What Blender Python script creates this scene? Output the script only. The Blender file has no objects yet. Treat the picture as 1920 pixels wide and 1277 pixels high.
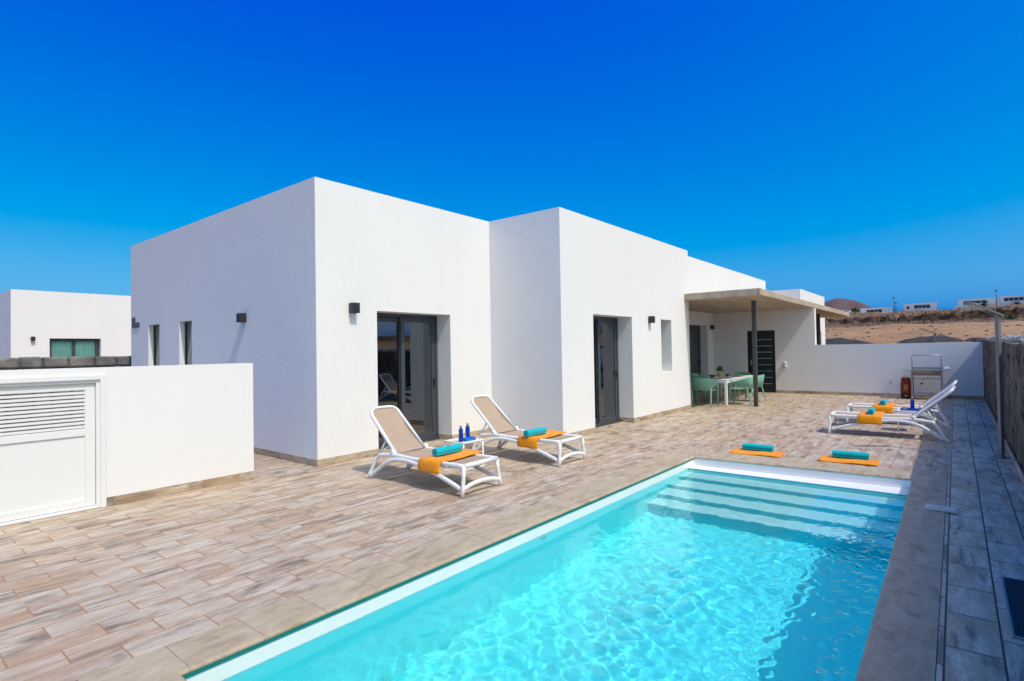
import bpy, bmesh, math, random
import numpy as np
from mathutils import Vector, Matrix, Euler

random.seed(7)
RNG = np.random.default_rng(11)
SC = bpy.context.scene
COL = SC.collection
R = math.radians
PI = math.pi


# ------------------------------------------------------------------ mesh builder
class MB:
    """Collects polygons and links them as ONE mesh object."""

    def __init__(self):
        self.v, self.f, self.s, self.m = [], [], [], []
        self.mi = 0

    def vert(self, p):
        self.v.append((float(p[0]), float(p[1]), float(p[2])))
        return len(self.v) - 1

    def face(self, idx, smooth=False):
        self.f.append(tuple(idx)); self.s.append(smooth); self.m.append(self.mi)
        return self

    def poly(self, pts, smooth=False):
        return self.face([self.vert(p) for p in pts], smooth)

    def box(self, x0, x1, y0, y1, z0, z1, bev=0.0):
        if x0 > x1: x0, x1 = x1, x0
        if y0 > y1: y0, y1 = y1, y0
        if z0 > z1: z0, z1 = z1, z0
        if bev <= 0:
            i = [self.vert(p) for p in ((x0, y0, z0), (x1, y0, z0), (x1, y1, z0), (x0, y1, z0),
                                        (x0, y0, z1), (x1, y0, z1), (x1, y1, z1), (x0, y1, z1))]
            for q in ((3, 2, 1, 0), (4, 5, 6, 7), (0, 1, 5, 4), (1, 2, 6, 5), (2, 3, 7, 6), (3, 0, 4, 7)):
                self.face([i[k] for k in q])
            return self
        b = min(bev, (x1 - x0) / 2.01, (y1 - y0) / 2.01, (z1 - z0) / 2.01)
        X, Y, Z = (x0, x1), (y0, y1), (z0, z1)
        sx = (1, -1)
        idx = {}
        for a in (0, 1):
            for c in (0, 1):
                for e in (0, 1):
                    p = (X[a], Y[c], Z[e])
                    for ax in range(3):
                        q = [p[0] + sx[a] * b, p[1] + sx[c] * b, p[2] + sx[e] * b]
                        q[ax] = p[ax]
                        idx[(a, c, e, ax)] = self.vert(q)
        def F(l):
            self.face(l)
        for a in (0, 1):
            l = [idx[(a, 0, 0, 0)], idx[(a, 1, 0, 0)], idx[(a, 1, 1, 0)], idx[(a, 0, 1, 0)]]
            F(l if a else l[::-1])
            l = [idx[(0, a, 0, 1)], idx[(1, a, 0, 1)], idx[(1, a, 1, 1)], idx[(0, a, 1, 1)]]
            F(l[::-1] if a else l)
            l = [idx[(0, 0, a, 2)], idx[(1, 0, a, 2)], idx[(1, 1, a, 2)], idx[(0, 1, a, 2)]]
            F(l if a else l[::-1])
        for a in (0, 1):
            for c in (0, 1):
                F([idx[(a, c, 0, 0)], idx[(a, c, 1, 0)], idx[(a, c, 1, 1)], idx[(a, c, 0, 1)]])
                F([idx[(a, 0, c, 0)], idx[(a, 1, c, 0)], idx[(a, 1, c, 2)], idx[(a, 0, c, 2)]])
                F([idx[(0, a, c, 1)], idx[(1, a, c, 1)], idx[(1, a, c, 2)], idx[(0, a, c, 2)]])
                for e in (0, 1):
                    F([idx[(a, c, e, 0)], idx[(a, c, e, 1)], idx[(a, c, e, 2)]])
        return self

    def loft(self, rings, closed=True, caps=True, smooth=True, flip=False):
        n = len(rings[0])
        ids = [[self.vert(p) for p in r] for r in rings]
        for a, b in zip(ids, ids[1:]):
            rng = range(n) if closed else range(n - 1)
            for i in rng:
                j = (i + 1) % n
                q = [a[i], a[j], b[j], b[i]]
                self.face(q[::-1] if flip else q, smooth)
        if caps and closed:
            self.face(ids[0][::-1] if not flip else ids[0])
            self.face(ids[-1] if not flip else ids[-1][::-1])
        return self

    def tube(self, pts, r, n=10, squash=None, caps=True):
        """Round tube along a polyline; r number or list. squash=(a,b) scales the two section axes."""
        pts = [Vector(p) for p in pts]
        rr = r if isinstance(r, (list, tuple)) else [r] * len(pts)
        rings = []
        ref = None
        for i, p in enumerate(pts):
            t = (pts[min(i + 1, len(pts) - 1)] - pts[max(i - 1, 0)]).normalized()
            if ref is None:
                ref = Vector((0, 0, 1)) if abs(t.z) < .9 else Vector((0, 1, 0))
            a = t.cross(ref)
            if a.length < 1e-4:
                a = t.cross(Vector((1, 0, 0)))
            a.normalize()
            b = a.cross(t).normalized()
            ref = b
            sa, sb = squash or (1, 1)
            rings.append([p + (a * math.cos(2 * PI * k / n) * sa + b * math.sin(2 * PI * k / n) * sb) * rr[i] for k in range(n)])
        return self.loft(rings, caps=caps)

    def lathe(self, prof, c=(0, 0, 0), n=20):
        """prof: list of (radius, z)."""
        rings = [[(c[0] + r * math.cos(2 * PI * k / n), c[1] + r * math.sin(2 * PI * k / n), c[2] + z) for k in range(n)] for r, z in prof]
        return self.loft(rings)

    def ball(self, c, r, n=10, sz=1.0):
        rings = []
        for i in range(1, n):
            a = -PI / 2 + PI * i / n
            rings.append([(c[0] + r * math.cos(a) * math.cos(2 * PI * k / (n * 2)), c[1] + r * math.cos(a) * math.sin(2 * PI * k / (n * 2)), c[2] + sz * r * math.sin(a)) for k in range(n * 2)])
        return self.loft(rings)

    def build(self, name, mats, parent=None, loc=None):
        me = bpy.data.meshes.new(name)
        me.from_pydata(self.v, [], self.f)
        me.polygons.foreach_set('use_smooth', self.s)
        if not isinstance(mats, (list, tuple)):
            mats = [mats]
        for m in mats:
            me.materials.append(m)
        me.polygons.foreach_set('material_index', self.m)
        me.update()
        o = bpy.data.objects.new(name, me)
        COL.objects.link(o)
        if loc: o.location = loc
        if parent is not None: o.parent = parent
        return o


def tag(o, label=None, cat=None, group=None, kind=None):
    if label: o['label'] = label
    if cat: o['category'] = cat
    if group: o['group'] = group
    if kind: o['kind'] = kind
    return o


def thing(name, label, cat, loc=(0, 0, 0), rz=0.0, group=None):
    o = bpy.data.objects.new(name, None)
    COL.objects.link(o)
    o.empty_display_size = .2
    o.location = loc
    o.rotation_euler = (0, 0, rz)
    return tag(o, label, cat, group)


def dup(root, loc, rz, label, group=None):
    r = root.copy(); COL.objects.link(r)
    r.location = loc; r.rotation_euler = (0, 0, rz)
    r['label'] = label
    if group: r['group'] = group
    for ch in list(root.children):
        c = ch.copy(); COL.objects.link(c); c.parent = r
        for g in list(ch.children):
            d = g.copy(); COL.objects.link(d); d.parent = c
    return r


def spline(pts, n=8):
    """Catmull-Rom through pts."""
    P = [Vector(p) for p in pts]
    P = [P[0] * 2 - P[1]] + P + [P[-1] * 2 - P[-2]]
    out = []
    for i in range(1, len(P) - 2):
        a, b, c, d = P[i - 1], P[i], P[i + 1], P[i + 2]
        for k in range(n):
            t = k / n
            out.append(.5 * (2 * b + (c - a) * t + (2 * a - 5 * b + 4 * c - d) * t * t + (3 * b - a - 3 * c + d) * t ** 3))
    out.append(P[-2])
    return out


def round_poly(pts, rad, n=5):
    """2-D closed polygon with rounded corners."""
    out = []
    m = len(pts)
    for i in range(m):
        p = Vector(pts[i]); a = Vector(pts[i - 1]); b = Vector(pts[(i + 1) % m])
        u = (a - p).normalized(); w = (b - p).normalized()
        r = rad[i] if isinstance(rad, (list, tuple)) else rad
        for k in range(n + 1):
            t = k / n
            out.append(tuple((p + u * r) * (1 - t) ** 2 + p * 2 * t * (1 - t) + (p + w * r) * t ** 2))
    return out


# ------------------------------------------------------------------ materials
class NT:
    def __init__(self, name):
        self.mat = bpy.data.materials.new(name)
        self.mat.use_nodes = True
        self.t = self.mat.node_tree
        self.t.nodes.clear()
        self.out = self.n('ShaderNodeOutputMaterial')

    def n(self, typ, inp=None, **kw):
        nd = self.t.nodes.new(typ)
        for k, v in kw.items(): setattr(nd, k, v)
        for k, v in (inp or {}).items(): self.set(nd, k, v)
        return nd

    def set(self, nd, k, v):
        s = nd.inputs[k]
        if isinstance(v, bpy.types.NodeSocket): self.t.links.new(v, s)
        elif isinstance(v, (tuple, list)) and len(v) == 3 and s.type == 'RGBA': s.default_value = (*v, 1)
        else: s.default_value = v

    def link(self, a, b): self.t.links.new(a, b)

    def coord(self, out='Object'): return self.n('ShaderNodeTexCoord').outputs[out]

    def mapping(self, v, scale=(1, 1, 1), loc=(0, 0, 0), rot=(0, 0, 0)):
        return self.n('ShaderNodeMapping', {'Vector': v, 'Scale': scale, 'Location': loc, 'Rotation': rot}).outputs[0]

    def noise(self, v, scale=5, detail=4, rough=.55, out='Fac', dim='3D', w=None, dist=0):
        nd = self.n('ShaderNodeTexNoise', noise_dimensions=dim)
        self.set(nd, 'Vector', v)
        self.set(nd, 'Scale', scale); self.set(nd, 'Detail', detail); self.set(nd, 'Roughness', rough); self.set(nd, 'Distortion', dist)
        if w is not None: self.set(nd, 'W', w)
        return nd.outputs[out]

    def ramp(self, f, stops, interp='LINEAR'):
        nd = self.n('ShaderNodeValToRGB')
        cr = nd.color_ramp; cr.interpolation = interp
        while len(cr.elements) < len(stops): cr.elements.new(.5)
        for e, (p, c) in zip(cr.elements, stops):
            e.position = p
            e.color = (*c, 1) if isinstance(c, (tuple, list)) else (c, c, c, 1)
        self.link(f, nd.inputs[0])
        return nd.outputs[0]

    def math(self, op, a, b=0.0, clamp=False):
        nd = self.n('ShaderNodeMath', operation=op, use_clamp=clamp)
        self.set(nd, 0, a); self.set(nd, 1, b)
        return nd.outputs[0]

    def mix(self, f, a, b, mode='MIX'):
        nd = self.n('ShaderNodeMix', data_type='RGBA', blend_type=mode)
        self.set(nd, 0, f); self.set(nd, 6, a); self.set(nd, 7, b)
        return nd.outputs[2]

    def bump(self, h, strength=.3, dist=.01, normal=None):
        nd = self.n('ShaderNodeBump', {'Height': h, 'Strength': strength, 'Distance': dist})
        if normal is not None: self.link(normal, nd.inputs['Normal'])
        return nd.outputs[0]

    def principled(self, color, rough=.6, normal=None, **kw):
        nd = self.n('ShaderNodeBsdfPrincipled')
        self.set(nd, 'Base Color', color); self.set(nd, 'Roughness', rough)
        if normal is not None: self.link(normal, nd.inputs['Normal'])
        for k, v in kw.items(): self.set(nd, k.replace('_', ' '), v)
        self.link(nd.outputs[0], self.out.inputs[0])
        return nd


def plain(name, color, rough=.5, metal=0.0, var=.08, scale=6, bump=0.0, bscale=60, **kw):
    """Plain stuff with a slight tonal variation and optional fine bump."""
    t = NT(name)
    v = t.coord()
    nz = t.noise(v, scale, 4)
    a = tuple(c * (1 - var) for c in color); b = tuple(min(1, c * (1 + var)) for c in color)
    col = t.ramp(nz, [(.3, a), (.7, b)])
    nrm = t.bump(t.noise(v, bscale, 3), bump, .004) if bump else None
    t.principled(col, rough, nrm, Metallic=metal, **kw)
    return t.mat


def m_plaster(name, base=(.80, .80, .81), rough_scale=26, strength=.36):
    t = NT(name)
    v = t.coord()
    big = t.noise(v, .45, 5, .6)
    mid = t.noise(t.mapping(v, (1, 1, .6)), 2.2, 5, .6)
    c1 = t.mix(t.ramp(big, [(.35, 0), (.7, 1)]), base, tuple(c * .965 for c in base))
    st = t.noise(t.mapping(v, (2.2, 2.2, .16)), 1.0, 4, .6)
    c2 = t.mix(t.math('MULTIPLY', t.ramp(st, [(.52, 0), (.78, 1)]), .22), c1, (base[0] * .90, base[1] * .89, base[2] * .86))
    h1 = t.noise(v, rough_scale, 5, .65)
    h2 = t.noise(t.mapping(v, (1, 1, 1.4)), 7, 3, .5, dist=1.2)
    h = t.math('ADD', t.math('MULTIPLY', h1, .5), t.math('MULTIPLY', h2, .8))
    h = t.math('ADD', h, t.math('MULTIPLY', mid, .9))
    t.principled(c2, .92, t.bump(h, strength, .008), Specular_IOR_Level=.2)
    return t.mat


def m_tile(name, bw, rh, ox, oy, mortar=.0052, streak=(1.5, 8, 1), groutcol=(.38, .20, .095), tint=(1, 1, 1), vertical=False):
    """Weathered wood-look porcelain tiles in running bond; pattern lives in object space."""
    t = NT(name)
    v = t.coord()
    if vertical:
        s = t.n('ShaderNodeSeparateXYZ', {0: v}).outputs
        cb = t.n('ShaderNodeCombineXYZ', {0: t.math('ADD', s[0], s[1]), 1: s[2], 2: 0.0}).outputs[0]
        vv = cb
    else:
        vv = v
    p = t.mapping(vv, (1, 1, 1), (-ox, -oy, 0))
    # slight wobble so that joints are not ruler straight
    br = t.n('ShaderNodeTexBrick', {'Vector': p, 'Scale': 1.0, 'Mortar Size': mortar, 'Mortar Smooth': .25, 'Bias': 0.0,
                                    'Brick Width': bw, 'Row Height': rh, 'Color1': (0, 0, 0, 1), 'Color2': (1, 1, 1, 1), 'Mortar': (.5, .5, .5, 1)},
             offset=.5, squash=1.0)
    rnd = t.n('ShaderNodeSeparateColor', {0: br.outputs['Color']}).outputs[0]
    fac = br.outputs['Fac']
    w = t.math('MULTIPLY', rnd, 37.0)
    st = t.noise(t.mapping(p, streak), 1.35, 6, .62, dim='4D', w=w, dist=.5)
    cl = t.noise(t.mapping(p, (1.3, 3.2, 1)), 1.6, 4, .6, dim='4D', w=t.math('ADD', w, 5.0), dist=.8)
    fine = t.noise(t.mapping(p, (9, 60, 1)), 1.5, 4, .7, dim='4D', w=w)
    T = lambda c: tuple(a * b for a, b in zip(c, tint))
    base = t.ramp(rnd, [(0, T((.43, .325, .235))), (.22, T((.51, .415, .325))), (.45, T((.48, .445, .395))), (.7, T((.43, .35, .28))), (.88, T((.53, .49, .435))), (1, T((.36, .28, .21)))])
    pale = t.mix(t.ramp(cl, [(.45, 0), (.62, 1)]), base, T((.57, .535, .49)))
    warm = t.mix(t.math('MULTIPLY', t.ramp(st, [(.47, 0), (.66, 1)]), .85), pale, T((.36, .235, .155)))
    dark = t.noise(t.mapping(p, (1.3, 5.2, 1)), 1.2, 6, .66, dim='4D', w=t.math('ADD', w, 19.0), dist=.9)
    grey = t.mix(t.math('MULTIPLY', t.ramp(dark, [(.51, 0), (.64, 1)]), .92), warm, T((.14, .122, .112)))
    spk = t.mix(t.math('MULTIPLY', t.ramp(fine, [(.42, 1), (.58, 0)]), .42), grey, T((.27, .215, .17)))
    col = t.mix(fac, spk, groutcol)
    h = t.math('SUBTRACT', t.math('MULTIPLY', fine, .25), t.math('MULTIPLY', fac, 1.0))
    h = t.math('ADD', h, t.math('MULTIPLY', rnd, .12))
    rgh = t.ramp(fine, [(.3, .48), (.7, .66)])
    t.principled(col, rgh, t.bump(h, .55, .004), Specular_IOR_Level=.3)
    return t.mat


def m_coping(name, bw, axis):
    t = NT(name)
    v = t.coord()
    rot = (0, 0, 0)
    p = t.mapping(v, (1, 1, 1), (.0, 30.0, 0))
    br = t.n('ShaderNodeTexBrick', {'Vector': p, 'Scale': 1.0, 'Mortar Size': .004, 'Mortar Smooth': .3, 'Bias': 0.0, 'Brick Width': bw, 'Row Height': 90.0,
                                    'Color1': (0, 0, 0, 1), 'Color2': (1, 1, 1, 1), 'Mortar': (.5, .5, .5, 1)}, offset=.0)
    rnd = t.n('ShaderNodeSeparateColor', {0: br.outputs['Color']}).outputs[0]
    fac = br.outputs['Fac']
    w = t.math('MULTIPLY', rnd, 23.0)
    a = t.noise(t.mapping(v, (1.5, 4, 1)), 2.2, 6, .65, dim='4D', w=w, dist=.6)
    b = t.noise(v, 38, 4, .7)
    c = t.ramp(a, [(.30, (.29, .22, .145)), (.46, (.42, .34, .235)), (.66, (.51, .43, .325))])
    c = t.mix(t.math('MULTIPLY', t.ramp(b, [(.60, 0), (.70, 1)]), .45), c, (.22, .185, .15))
    c = t.mix(t.math('MULTIPLY', fac, .7), c, (.25, .2, .15))
    h = t.math('SUBTRACT', t.math('MULTIPLY', b, .35), fac)
    t.principled(c, .62, t.bump(h, .4, .003), Specular_IOR_Level=.3)
    return t.mat


def m_concrete(name, a=(.34, .275, .205), b=(.60, .51, .40)):
    t = NT(name)
    v = t.coord()
    n1 = t.noise(t.mapping(v, (.35, 2.6, 1.5)), 1.3, 7, .70, dist=1.0)
    n2 = t.noise(v, 26, 4, .7)
    c = t.ramp(n1, [(.3, a), (.72, b)])
    c = t.mix(t.math('MULTIPLY', t.ramp(n2, [(.58, 0), (.72, 1)]), .35), c, tuple(x * .6 for x in a))
    t.principled(c, .85, t.bump(t.math('ADD', n2, n1), .35, .006), Specular_IOR_Level=.25)
    return t.mat


def m_moss_wall(name):
    """Board-marked concrete with vertical green and brown weathering and small voids."""
    t = NT(name)
    v = t.coord()
    strp = t.noise(t.mapping(v, (.8, 1, .55)), 1.0, 7, .70, dist=1.2)
    strp2 = t.noise(t.mapping(v, (2.4, 1, 1.3)), 1.0, 8, .75, dist=1.4)
    c = t.ramp(strp, [(.30, (.13, .13, .075)), (.42, (.22, .185, .14)), (.52, (.19, .185, .13)), (.62, (.27, .23, .18)), (.74, (.17, .175, .11))])
    c = t.mix(t.ramp(strp2, [(.45, 0), (.60, .9)]), c, (.055, .048, .033))
    pit = t.noise(t.mapping(v, (6, 1, 5)), 1.0, 4, .6)
    pf = t.ramp(pit, [(.60, 0), (.66, 1)])
    c = t.mix(pf, c, (.02, .018, .014))
    fine = t.noise(v, 55, 4, .7)
    h = t.math('SUBTRACT', t.math('ADD', t.math('MULTIPLY', fine, .3), t.math('MULTIPLY', strp2, .7)), t.math('MULTIPLY', pf, 1.2))
    t.principled(c, .95, t.bump(h, 1.0, .05), Specular_IOR_Level=.15)
    return t.mat


def m_lava(name):
    t = NT(name)
    v = t.coord()
    a = t.noise(v, 2.5, 5, .65); b = t.noise(v, 30, 5, .75)
    c = t.ramp(a, [(.3, (.075, .078, .085)), (.5, (.15, .15, .152)), (.68, (.26, .25, .23))])
    c = t.mix(t.ramp(b, [(.55, 0), (.72, .75)]), c, (.035, .035, .035))
    t.principled(c, .95, t.bump(b, .8, .02), Specular_IOR_Level=.15)
    return t.mat


def m_terrain(name):
    t = NT(name)
    v = t.coord()
    g = t.n('ShaderNodeNewGeometry')
    nz = t.n('ShaderNodeSeparateXYZ', {0: g.outputs['Normal']}).outputs[2]
    xyz = t.n('ShaderNodeSeparateXYZ', {0: v}).outputs
    a = t.noise(v, .035, 7, .6); b = t.noise(v, .22, 7, .7); f = t.noise(v, 1.1, 5, .75)
    soil = t.ramp(a, [(.35, (.29, .16, .085)), (.5, (.37, .225, .13)), (.65, (.42, .285, .175))])
    soil = t.mix(t.ramp(b, [(.48, 0), (.66, .8)]), soil, (.27, .18, .125))
    stones = t.mix(t.ramp(f, [(.46, 0), (.58, .9)]), soil, (.105, .076, .058))
    # the rubble ground lies between the track and the plateau: a band of its own, broken up by noise
    band = t.math('ADD', xyz[0], t.math('MULTIPLY', b, 26.0))
    rub = t.ramp(t.math('DIVIDE', band, 300.0), [(.495, 0), (.53, 1)])
    flat = t.mix(rub, t.mix(.15, soil, stones), t.mix(t.ramp(f, [(.44, 0), (.56, 1)]), (.27, .18, .12), (.085, .06, .046)))
    rock = t.ramp(t.noise(v, .5, 7, .75), [(.42, (.022, .014, .011)), (.56, (.075, .043, .030)), (.74, (.24, .145, .09))])
    c = t.mix(t.ramp(nz, [(.78, 1), (.975, 0)]), flat, rock)
    t.principled(c, 1.0, t.bump(t.math('ADD', f, b), .7, .3), Specular_IOR_Level=.05)
    return t.mat


def m_metal(name, c=(.6, .6, .6), rough=.35):
    return plain(name, c, rough, metal=.9, var=.1, scale=14)


def m_glass(name, tint=(.88, .95, .94), ior=2.5):
    t = NT(name)
    tr = t.n('ShaderNodeBsdfTransparent', {0: tint})
    gl = t.n('ShaderNodeBsdfGlossy', {'Roughness': .0, 'Color': (.9, .97, 1.0)})
    v = t.coord()
    nb = t.bump(t.noise(v, .8, 2), .02, .05)
    t.link(nb, gl.inputs['Normal'])
    fr = t.n('ShaderNodeFresnel', {'IOR': ior})
    mx = t.n('ShaderNodeMixShader', {0: fr.outputs[0], 1: tr.outputs[0], 2: gl.outputs[0]})
    t.link(mx.outputs[0], t.out.inputs[0])
    return t.mat


def m_bottle(name, c):
    t = NT(name)
    t.principled(c, .08, None, Transmission_Weight=.35, IOR=1.45, Coat_Weight=.5)
    return t.mat


def m_sling(name):
    t = NT(name)
    v = t.coord()
    wv = t.n('ShaderNodeTexWave', {'Vector': v, 'Scale': 110.0, 'Distortion': 0.4}, bands_direction='X').outputs['Fac']
    n = t.noise(v, 3.5, 3)
    c = t.ramp(n, [(.3, (.45, .345, .265)), (.7, (.51, .395, .31))])
    c = t.mix(t.math('MULTIPLY', wv, .18), c, (.36, .27, .20))
    p = t.principled(c, .75, t.bump(wv, .2, .002), Specular_IOR_Level=.2)
    tr = t.n('ShaderNodeBsdfTransparent', {0: (.85, .74, .64)})
    mx = t.n('ShaderNodeMixShader', {0: .13, 1: p.outputs[0], 2: tr.outputs[0]})
    t.link(mx.outputs[0], t.out.inputs[0])
    return t.mat


def m_towel(name, a, b):
    t = NT(name)
    v = t.coord()
    n = t.noise(v, 14, 4, .6); f = t.noise(v, 260, 3, .7)
    c = t.ramp(n, [(.3, a), (.7, b)])
    t.principled(c, .95, t.bump(t.math('ADD', f, t.math('MULTIPLY', n, .6)), .7, .004), Sheen_Weight=.25, Specular_IOR_Level=.1)
    return t.mat


def m_leaf(name, a, b):
    t = NT(name)
    oi = t.n('ShaderNodeNewGeometry').outputs['Random Per Island']
    c = t.ramp(oi, [(0, a), (1, b)])
    t.principled(c, .6, None, Specular_IOR_Level=.3)
    return t.mat


M = {}
M['plaster'] = m_plaster('white_plaster')
M['plaster2'] = m_plaster('smooth_white_plaster', (.80, .795, .81), 40, .2)
M['far_white'] = plain('far_white_wall', (.76, .75, .73), .9, var=.04, scale=.4)
M['tile'] = m_tile('deck_tile', .449, .2165, 1.276, 3.532 - .2165 * 40, tint=(1.08, 1.025, .94))
M['tile_strip'] = m_tile('side_tile', .485, .245, 6.739 - .485 * 40, .0852 - .245 * 40, groutcol=(.09, .07, .055), mortar=.006, tint=(1.42, 1.45, 1.22), streak=(1.2, 6, 1))  # tint raised to lighten tiles that lie in the wall's shade
M['skirt'] = m_tile('skirting_tile', .449, .30, .1, -.1, vertical=True, tint=(1.05, .985, .87), mortar=.003, groutcol=(.34, .27, .20), streak=(1.8, 6, 1))
M['coping'] = m_coping('coping_stone', .4, 'x')
M['coping_right'] = m_coping('coping_stone_long', .635, 'x')
M['concrete'] = m_concrete('canopy_concrete')
M['moss'] = m_moss_wall('weathered_concrete')
M['lava'] = m_lava('lava_stone')
M['terrain'] = m_terrain('dry_soil')
M['anthracite'] = plain('anthracite_aluminium', (.052, .062, .078), .38, var=.06)
M['post'] = plain('dark_painted_steel', (.055, .048, .046), .42, var=.06)
M['black'] = plain('black_coating', (.022, .024, .028), .45, var=.06)
M['door'] = plain('slate_door', (.010, .022, .032), .35, var=.1)
M['steel'] = m_metal('brushed_steel', (.36, .36, .36), .42)
M['alu'] = m_metal('aluminium_strip', (.75, .76, .76), .35)
M['white_alu'] = plain('white_aluminium', (.76, .77, .78), .42, var=.015, scale=3)
M['white_resin'] = plain('white_resin', (.80, .80, .79), .45, var=.02, scale=5)
M['sling'] = m_sling('taupe_sling')
M['orange'] = m_towel('orange_terry', (.80, .255, .006), (.88, .34, .012))
M['turq'] = m_towel('turquoise_terry', (.0, .40, .50), (.0, .47, .56))
M['glass'] = m_glass('door_glass')
M['curtain'] = plain('white_curtain', (.84, .85, .84), .9, var=.05, scale=8)
M['pane_backing'] = plain('blue_grey_backing', (.36, .43, .45), .9, var=.06, scale=3)  # grey holds the dimness of rooms and jambs behind the glass
M['mint'] = plain('mint_bedding', (.30, .62, .52), .9, var=.05, bump=.2, bscale=20)
M['greytex'] = plain('grey_fabric', (.08, .08, .085), .9)
M['room'] = plain('room_paint', (.78, .79, .78), .9, var=.02)
M['green'] = plain('sage_resin', (.20, .45, .335), .45, var=.04)
M['blue_bottle'] = m_bottle('blue_bottle_glass', (.004, .055, .50))
M['blue_plastic'] = plain('blue_plastic', (.004, .10, .50), .35)
M['blue_tray'] = plain('bright_blue_tray', (.008, .16, .55), .4)
M['cap_orange'] = plain('orange_cap', (.85, .36, .04), .4)
M['cream'] = plain('cream_plastic', (.62, .60, .50), .5)
M['liner'] = plain('white_liner', (.84, .85, .84), .35, var=.02, scale=2)
M['liner_blue'] = plain('turquoise_liner', (.21, .92, .93), .35, var=.03, scale=2)
M['riser_shade'] = plain('shaded_turquoise_riser', (.01, .50, .58), .35, var=.03, scale=2)  # the shade on the risers is put into this turquoise
M['trim'] = plain('teal_liner_trim', (.012, .17, .15), .4)
M['red_bag'] = plain('red_paper_bag', (.36, .035, .015), .6, var=.35, scale=9, bump=.3, bscale=18)
M['dark_bag'] = plain('dark_print', (.03, .014, .010), .6, var=.4, scale=12)
M['gold'] = plain('gold_print', (.42, .24, .035), .6, var=.3, scale=30)
M['yellow'] = plain('yellow_glaze', (.62, .50, .08), .4)
M['redbowl'] = plain('dark_red_glaze', (.18, .025, .022), .3)
M['mat'] = plain('dark_placemat', (.08, .08, .085), .9, bump=.3, bscale=120)
M['leaf'] = m_leaf('green_leaf', (.02, .06, .015), (.07, .15, .03))
M['palm'] = m_leaf('palm_leaf', (.03, .055, .02), (.08, .11, .035))
M['bark'] = plain('palm_bark', (.12, .085, .06), .95, var=.3, scale=3)
M['dark_window'] = plain('far_window', (.02, .05, .09), .12, var=.2, scale=.6)
M['basalt'] = plain('black_gravel', (.035, .033, .034), 1.0, var=.35, scale=1.2, bump=.9, bscale=2.5)
M['volcano'] = plain('purple_scree', (.105, .068, .072), 1.0, var=.22, scale=.006)
M['gravel'] = m_leaf('pale_gravel', (.30, .29, .27), (.62, .61, .58))
M['rock'] = m_leaf('brown_rock', (.10, .066, .045), (.30, .20, .135))
M['grate'] = plain('blue_black_grate', (.018, .028, .045), .45)
M['solar'] = plain('solar_lamp_grey', (.21, .21, .21), .35, metal=.3)
M['sign'] = plain('dark_sign_plate', (.10, .08, .085), .5)
M['silver'] = m_metal('silver_cap', (.7, .7, .7), .3)

# ------------------------------------------------------------------ walls with openings
def wall(mb, axis, c0, c1, a0, a1, z0, z1, ops=()):
    """Solid wall slab whose outer face is at c0, inner face at c1, with rectangular openings (a0,a1,z0,z1)."""
    A = sorted({a0, a1, *[o[0] for o in ops], *[o[1] for o in ops]})
    Z = sorted({z0, z1, *[o[2] for o in ops], *[o[3] for o in ops]})
    P = (lambda a, c, z: (a, c, z)) if axis == 'y' else (lambda a, c, z: (c, a, z))
    def solid(i, j):
        if i < 0 or j < 0 or i >= len(A) - 1 or j >= len(Z) - 1: return False
        ca, cz = (A[i] + A[i + 1]) / 2, (Z[j] + Z[j + 1]) / 2
        return not any(o[0] < ca < o[1] and o[2] < cz < o[3] for o in ops)
    for i in range(len(A) - 1):
        for j in range(len(Z) - 1):
            if not solid(i, j): continue
            a, b, z, y = A[i], A[i + 1], Z[j], Z[j + 1]
            for c in (c0, c1):
                mb.poly([P(a, c, z), P(b, c, z), P(b, c, y), P(a, c, y)])
            if not solid(i - 1, j): mb.poly([P(a, c0, z), P(a, c1, z), P(a, c1, y), P(a, c0, y)])
            if not solid(i + 1, j): mb.poly([P(b, c0, z), P(b, c1, z), P(b, c1, y), P(b, c0, y)])
            if not solid(i, j - 1): mb.poly([P(a, c0, z), P(b, c0, z), P(b, c1, z), P(a, c1, z)])
            if not solid(i, j + 1): mb.poly([P(a, c0, y), P(b, c0, y), P(b, c1, y), P(a, c1, y)])
    return mb


X0, X1, X2 = 4.464, 8.335, 14.493
Y1, Y2, YC, YB = 7.257, 5.558, 7.05, 15.08
H, HC = 4.236, 4.75
T = .42
XE = 20.71
XM = 21.32
D1 = (5.549, 7.204, -.02, 2.315)
D2 = (9.468, 11.134, -.02, 2.33)
D3 = (17.0, 20.15, -.02, 2.42)
DE = (4.905, 5.83, -.02, 2.185)
SLOT = (12.674, 13.30, 1.047, 2.33)
SL1, SL2 = (11.637, 12.251, 1.0, 2.333), (13.313, 13.973, 1.0, 2.333)

villa = thing('villa', 'large white single storey villa with stepped flat facades behind the pool', 'house', (0, 0, 0))
w = MB()
wall(w, 'y', Y1, Y1 + T, X0, X1, -.02, H, [D1])
wall(w, 'x', X0, X0 + T, Y1 + T, YB, -.02, H, [SL1, SL2])
wall(w, 'x', X1, X1 + T, Y2 + T, Y1, -.02, H)
wall(w, 'y', Y2, Y2 + T, X1, X2, -.02, H, [D2, SLOT])
wall(w, 'x', X2, X2 - T, Y2 + T, YC, -.02, H)
wall(w, 'y', YC, YC + T, X2, XM, -.02, HC, [D3])
wall(w, 'x', XE, XE + .25, 3.66, YC, -.02, 2.88, [DE])
wall(w, 'y', YB - .002, YB - .3, X0 + T, XM, -.02, H)
w.build('wall', M['plaster'], villa)
r = MB()
r.box(X0 + T, X2 + .1, Y1 + T, YB - .3, 3.75, 3.9)
r.box(X1 + T, X2 - T, Y2 + T, Y1 + T, 3.75, 3.898)
r.box(X2 + .1, XM, YC + T, YB - .3, 4.3, 4.45)
r.build('roof', M['concrete'], villa)
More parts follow.
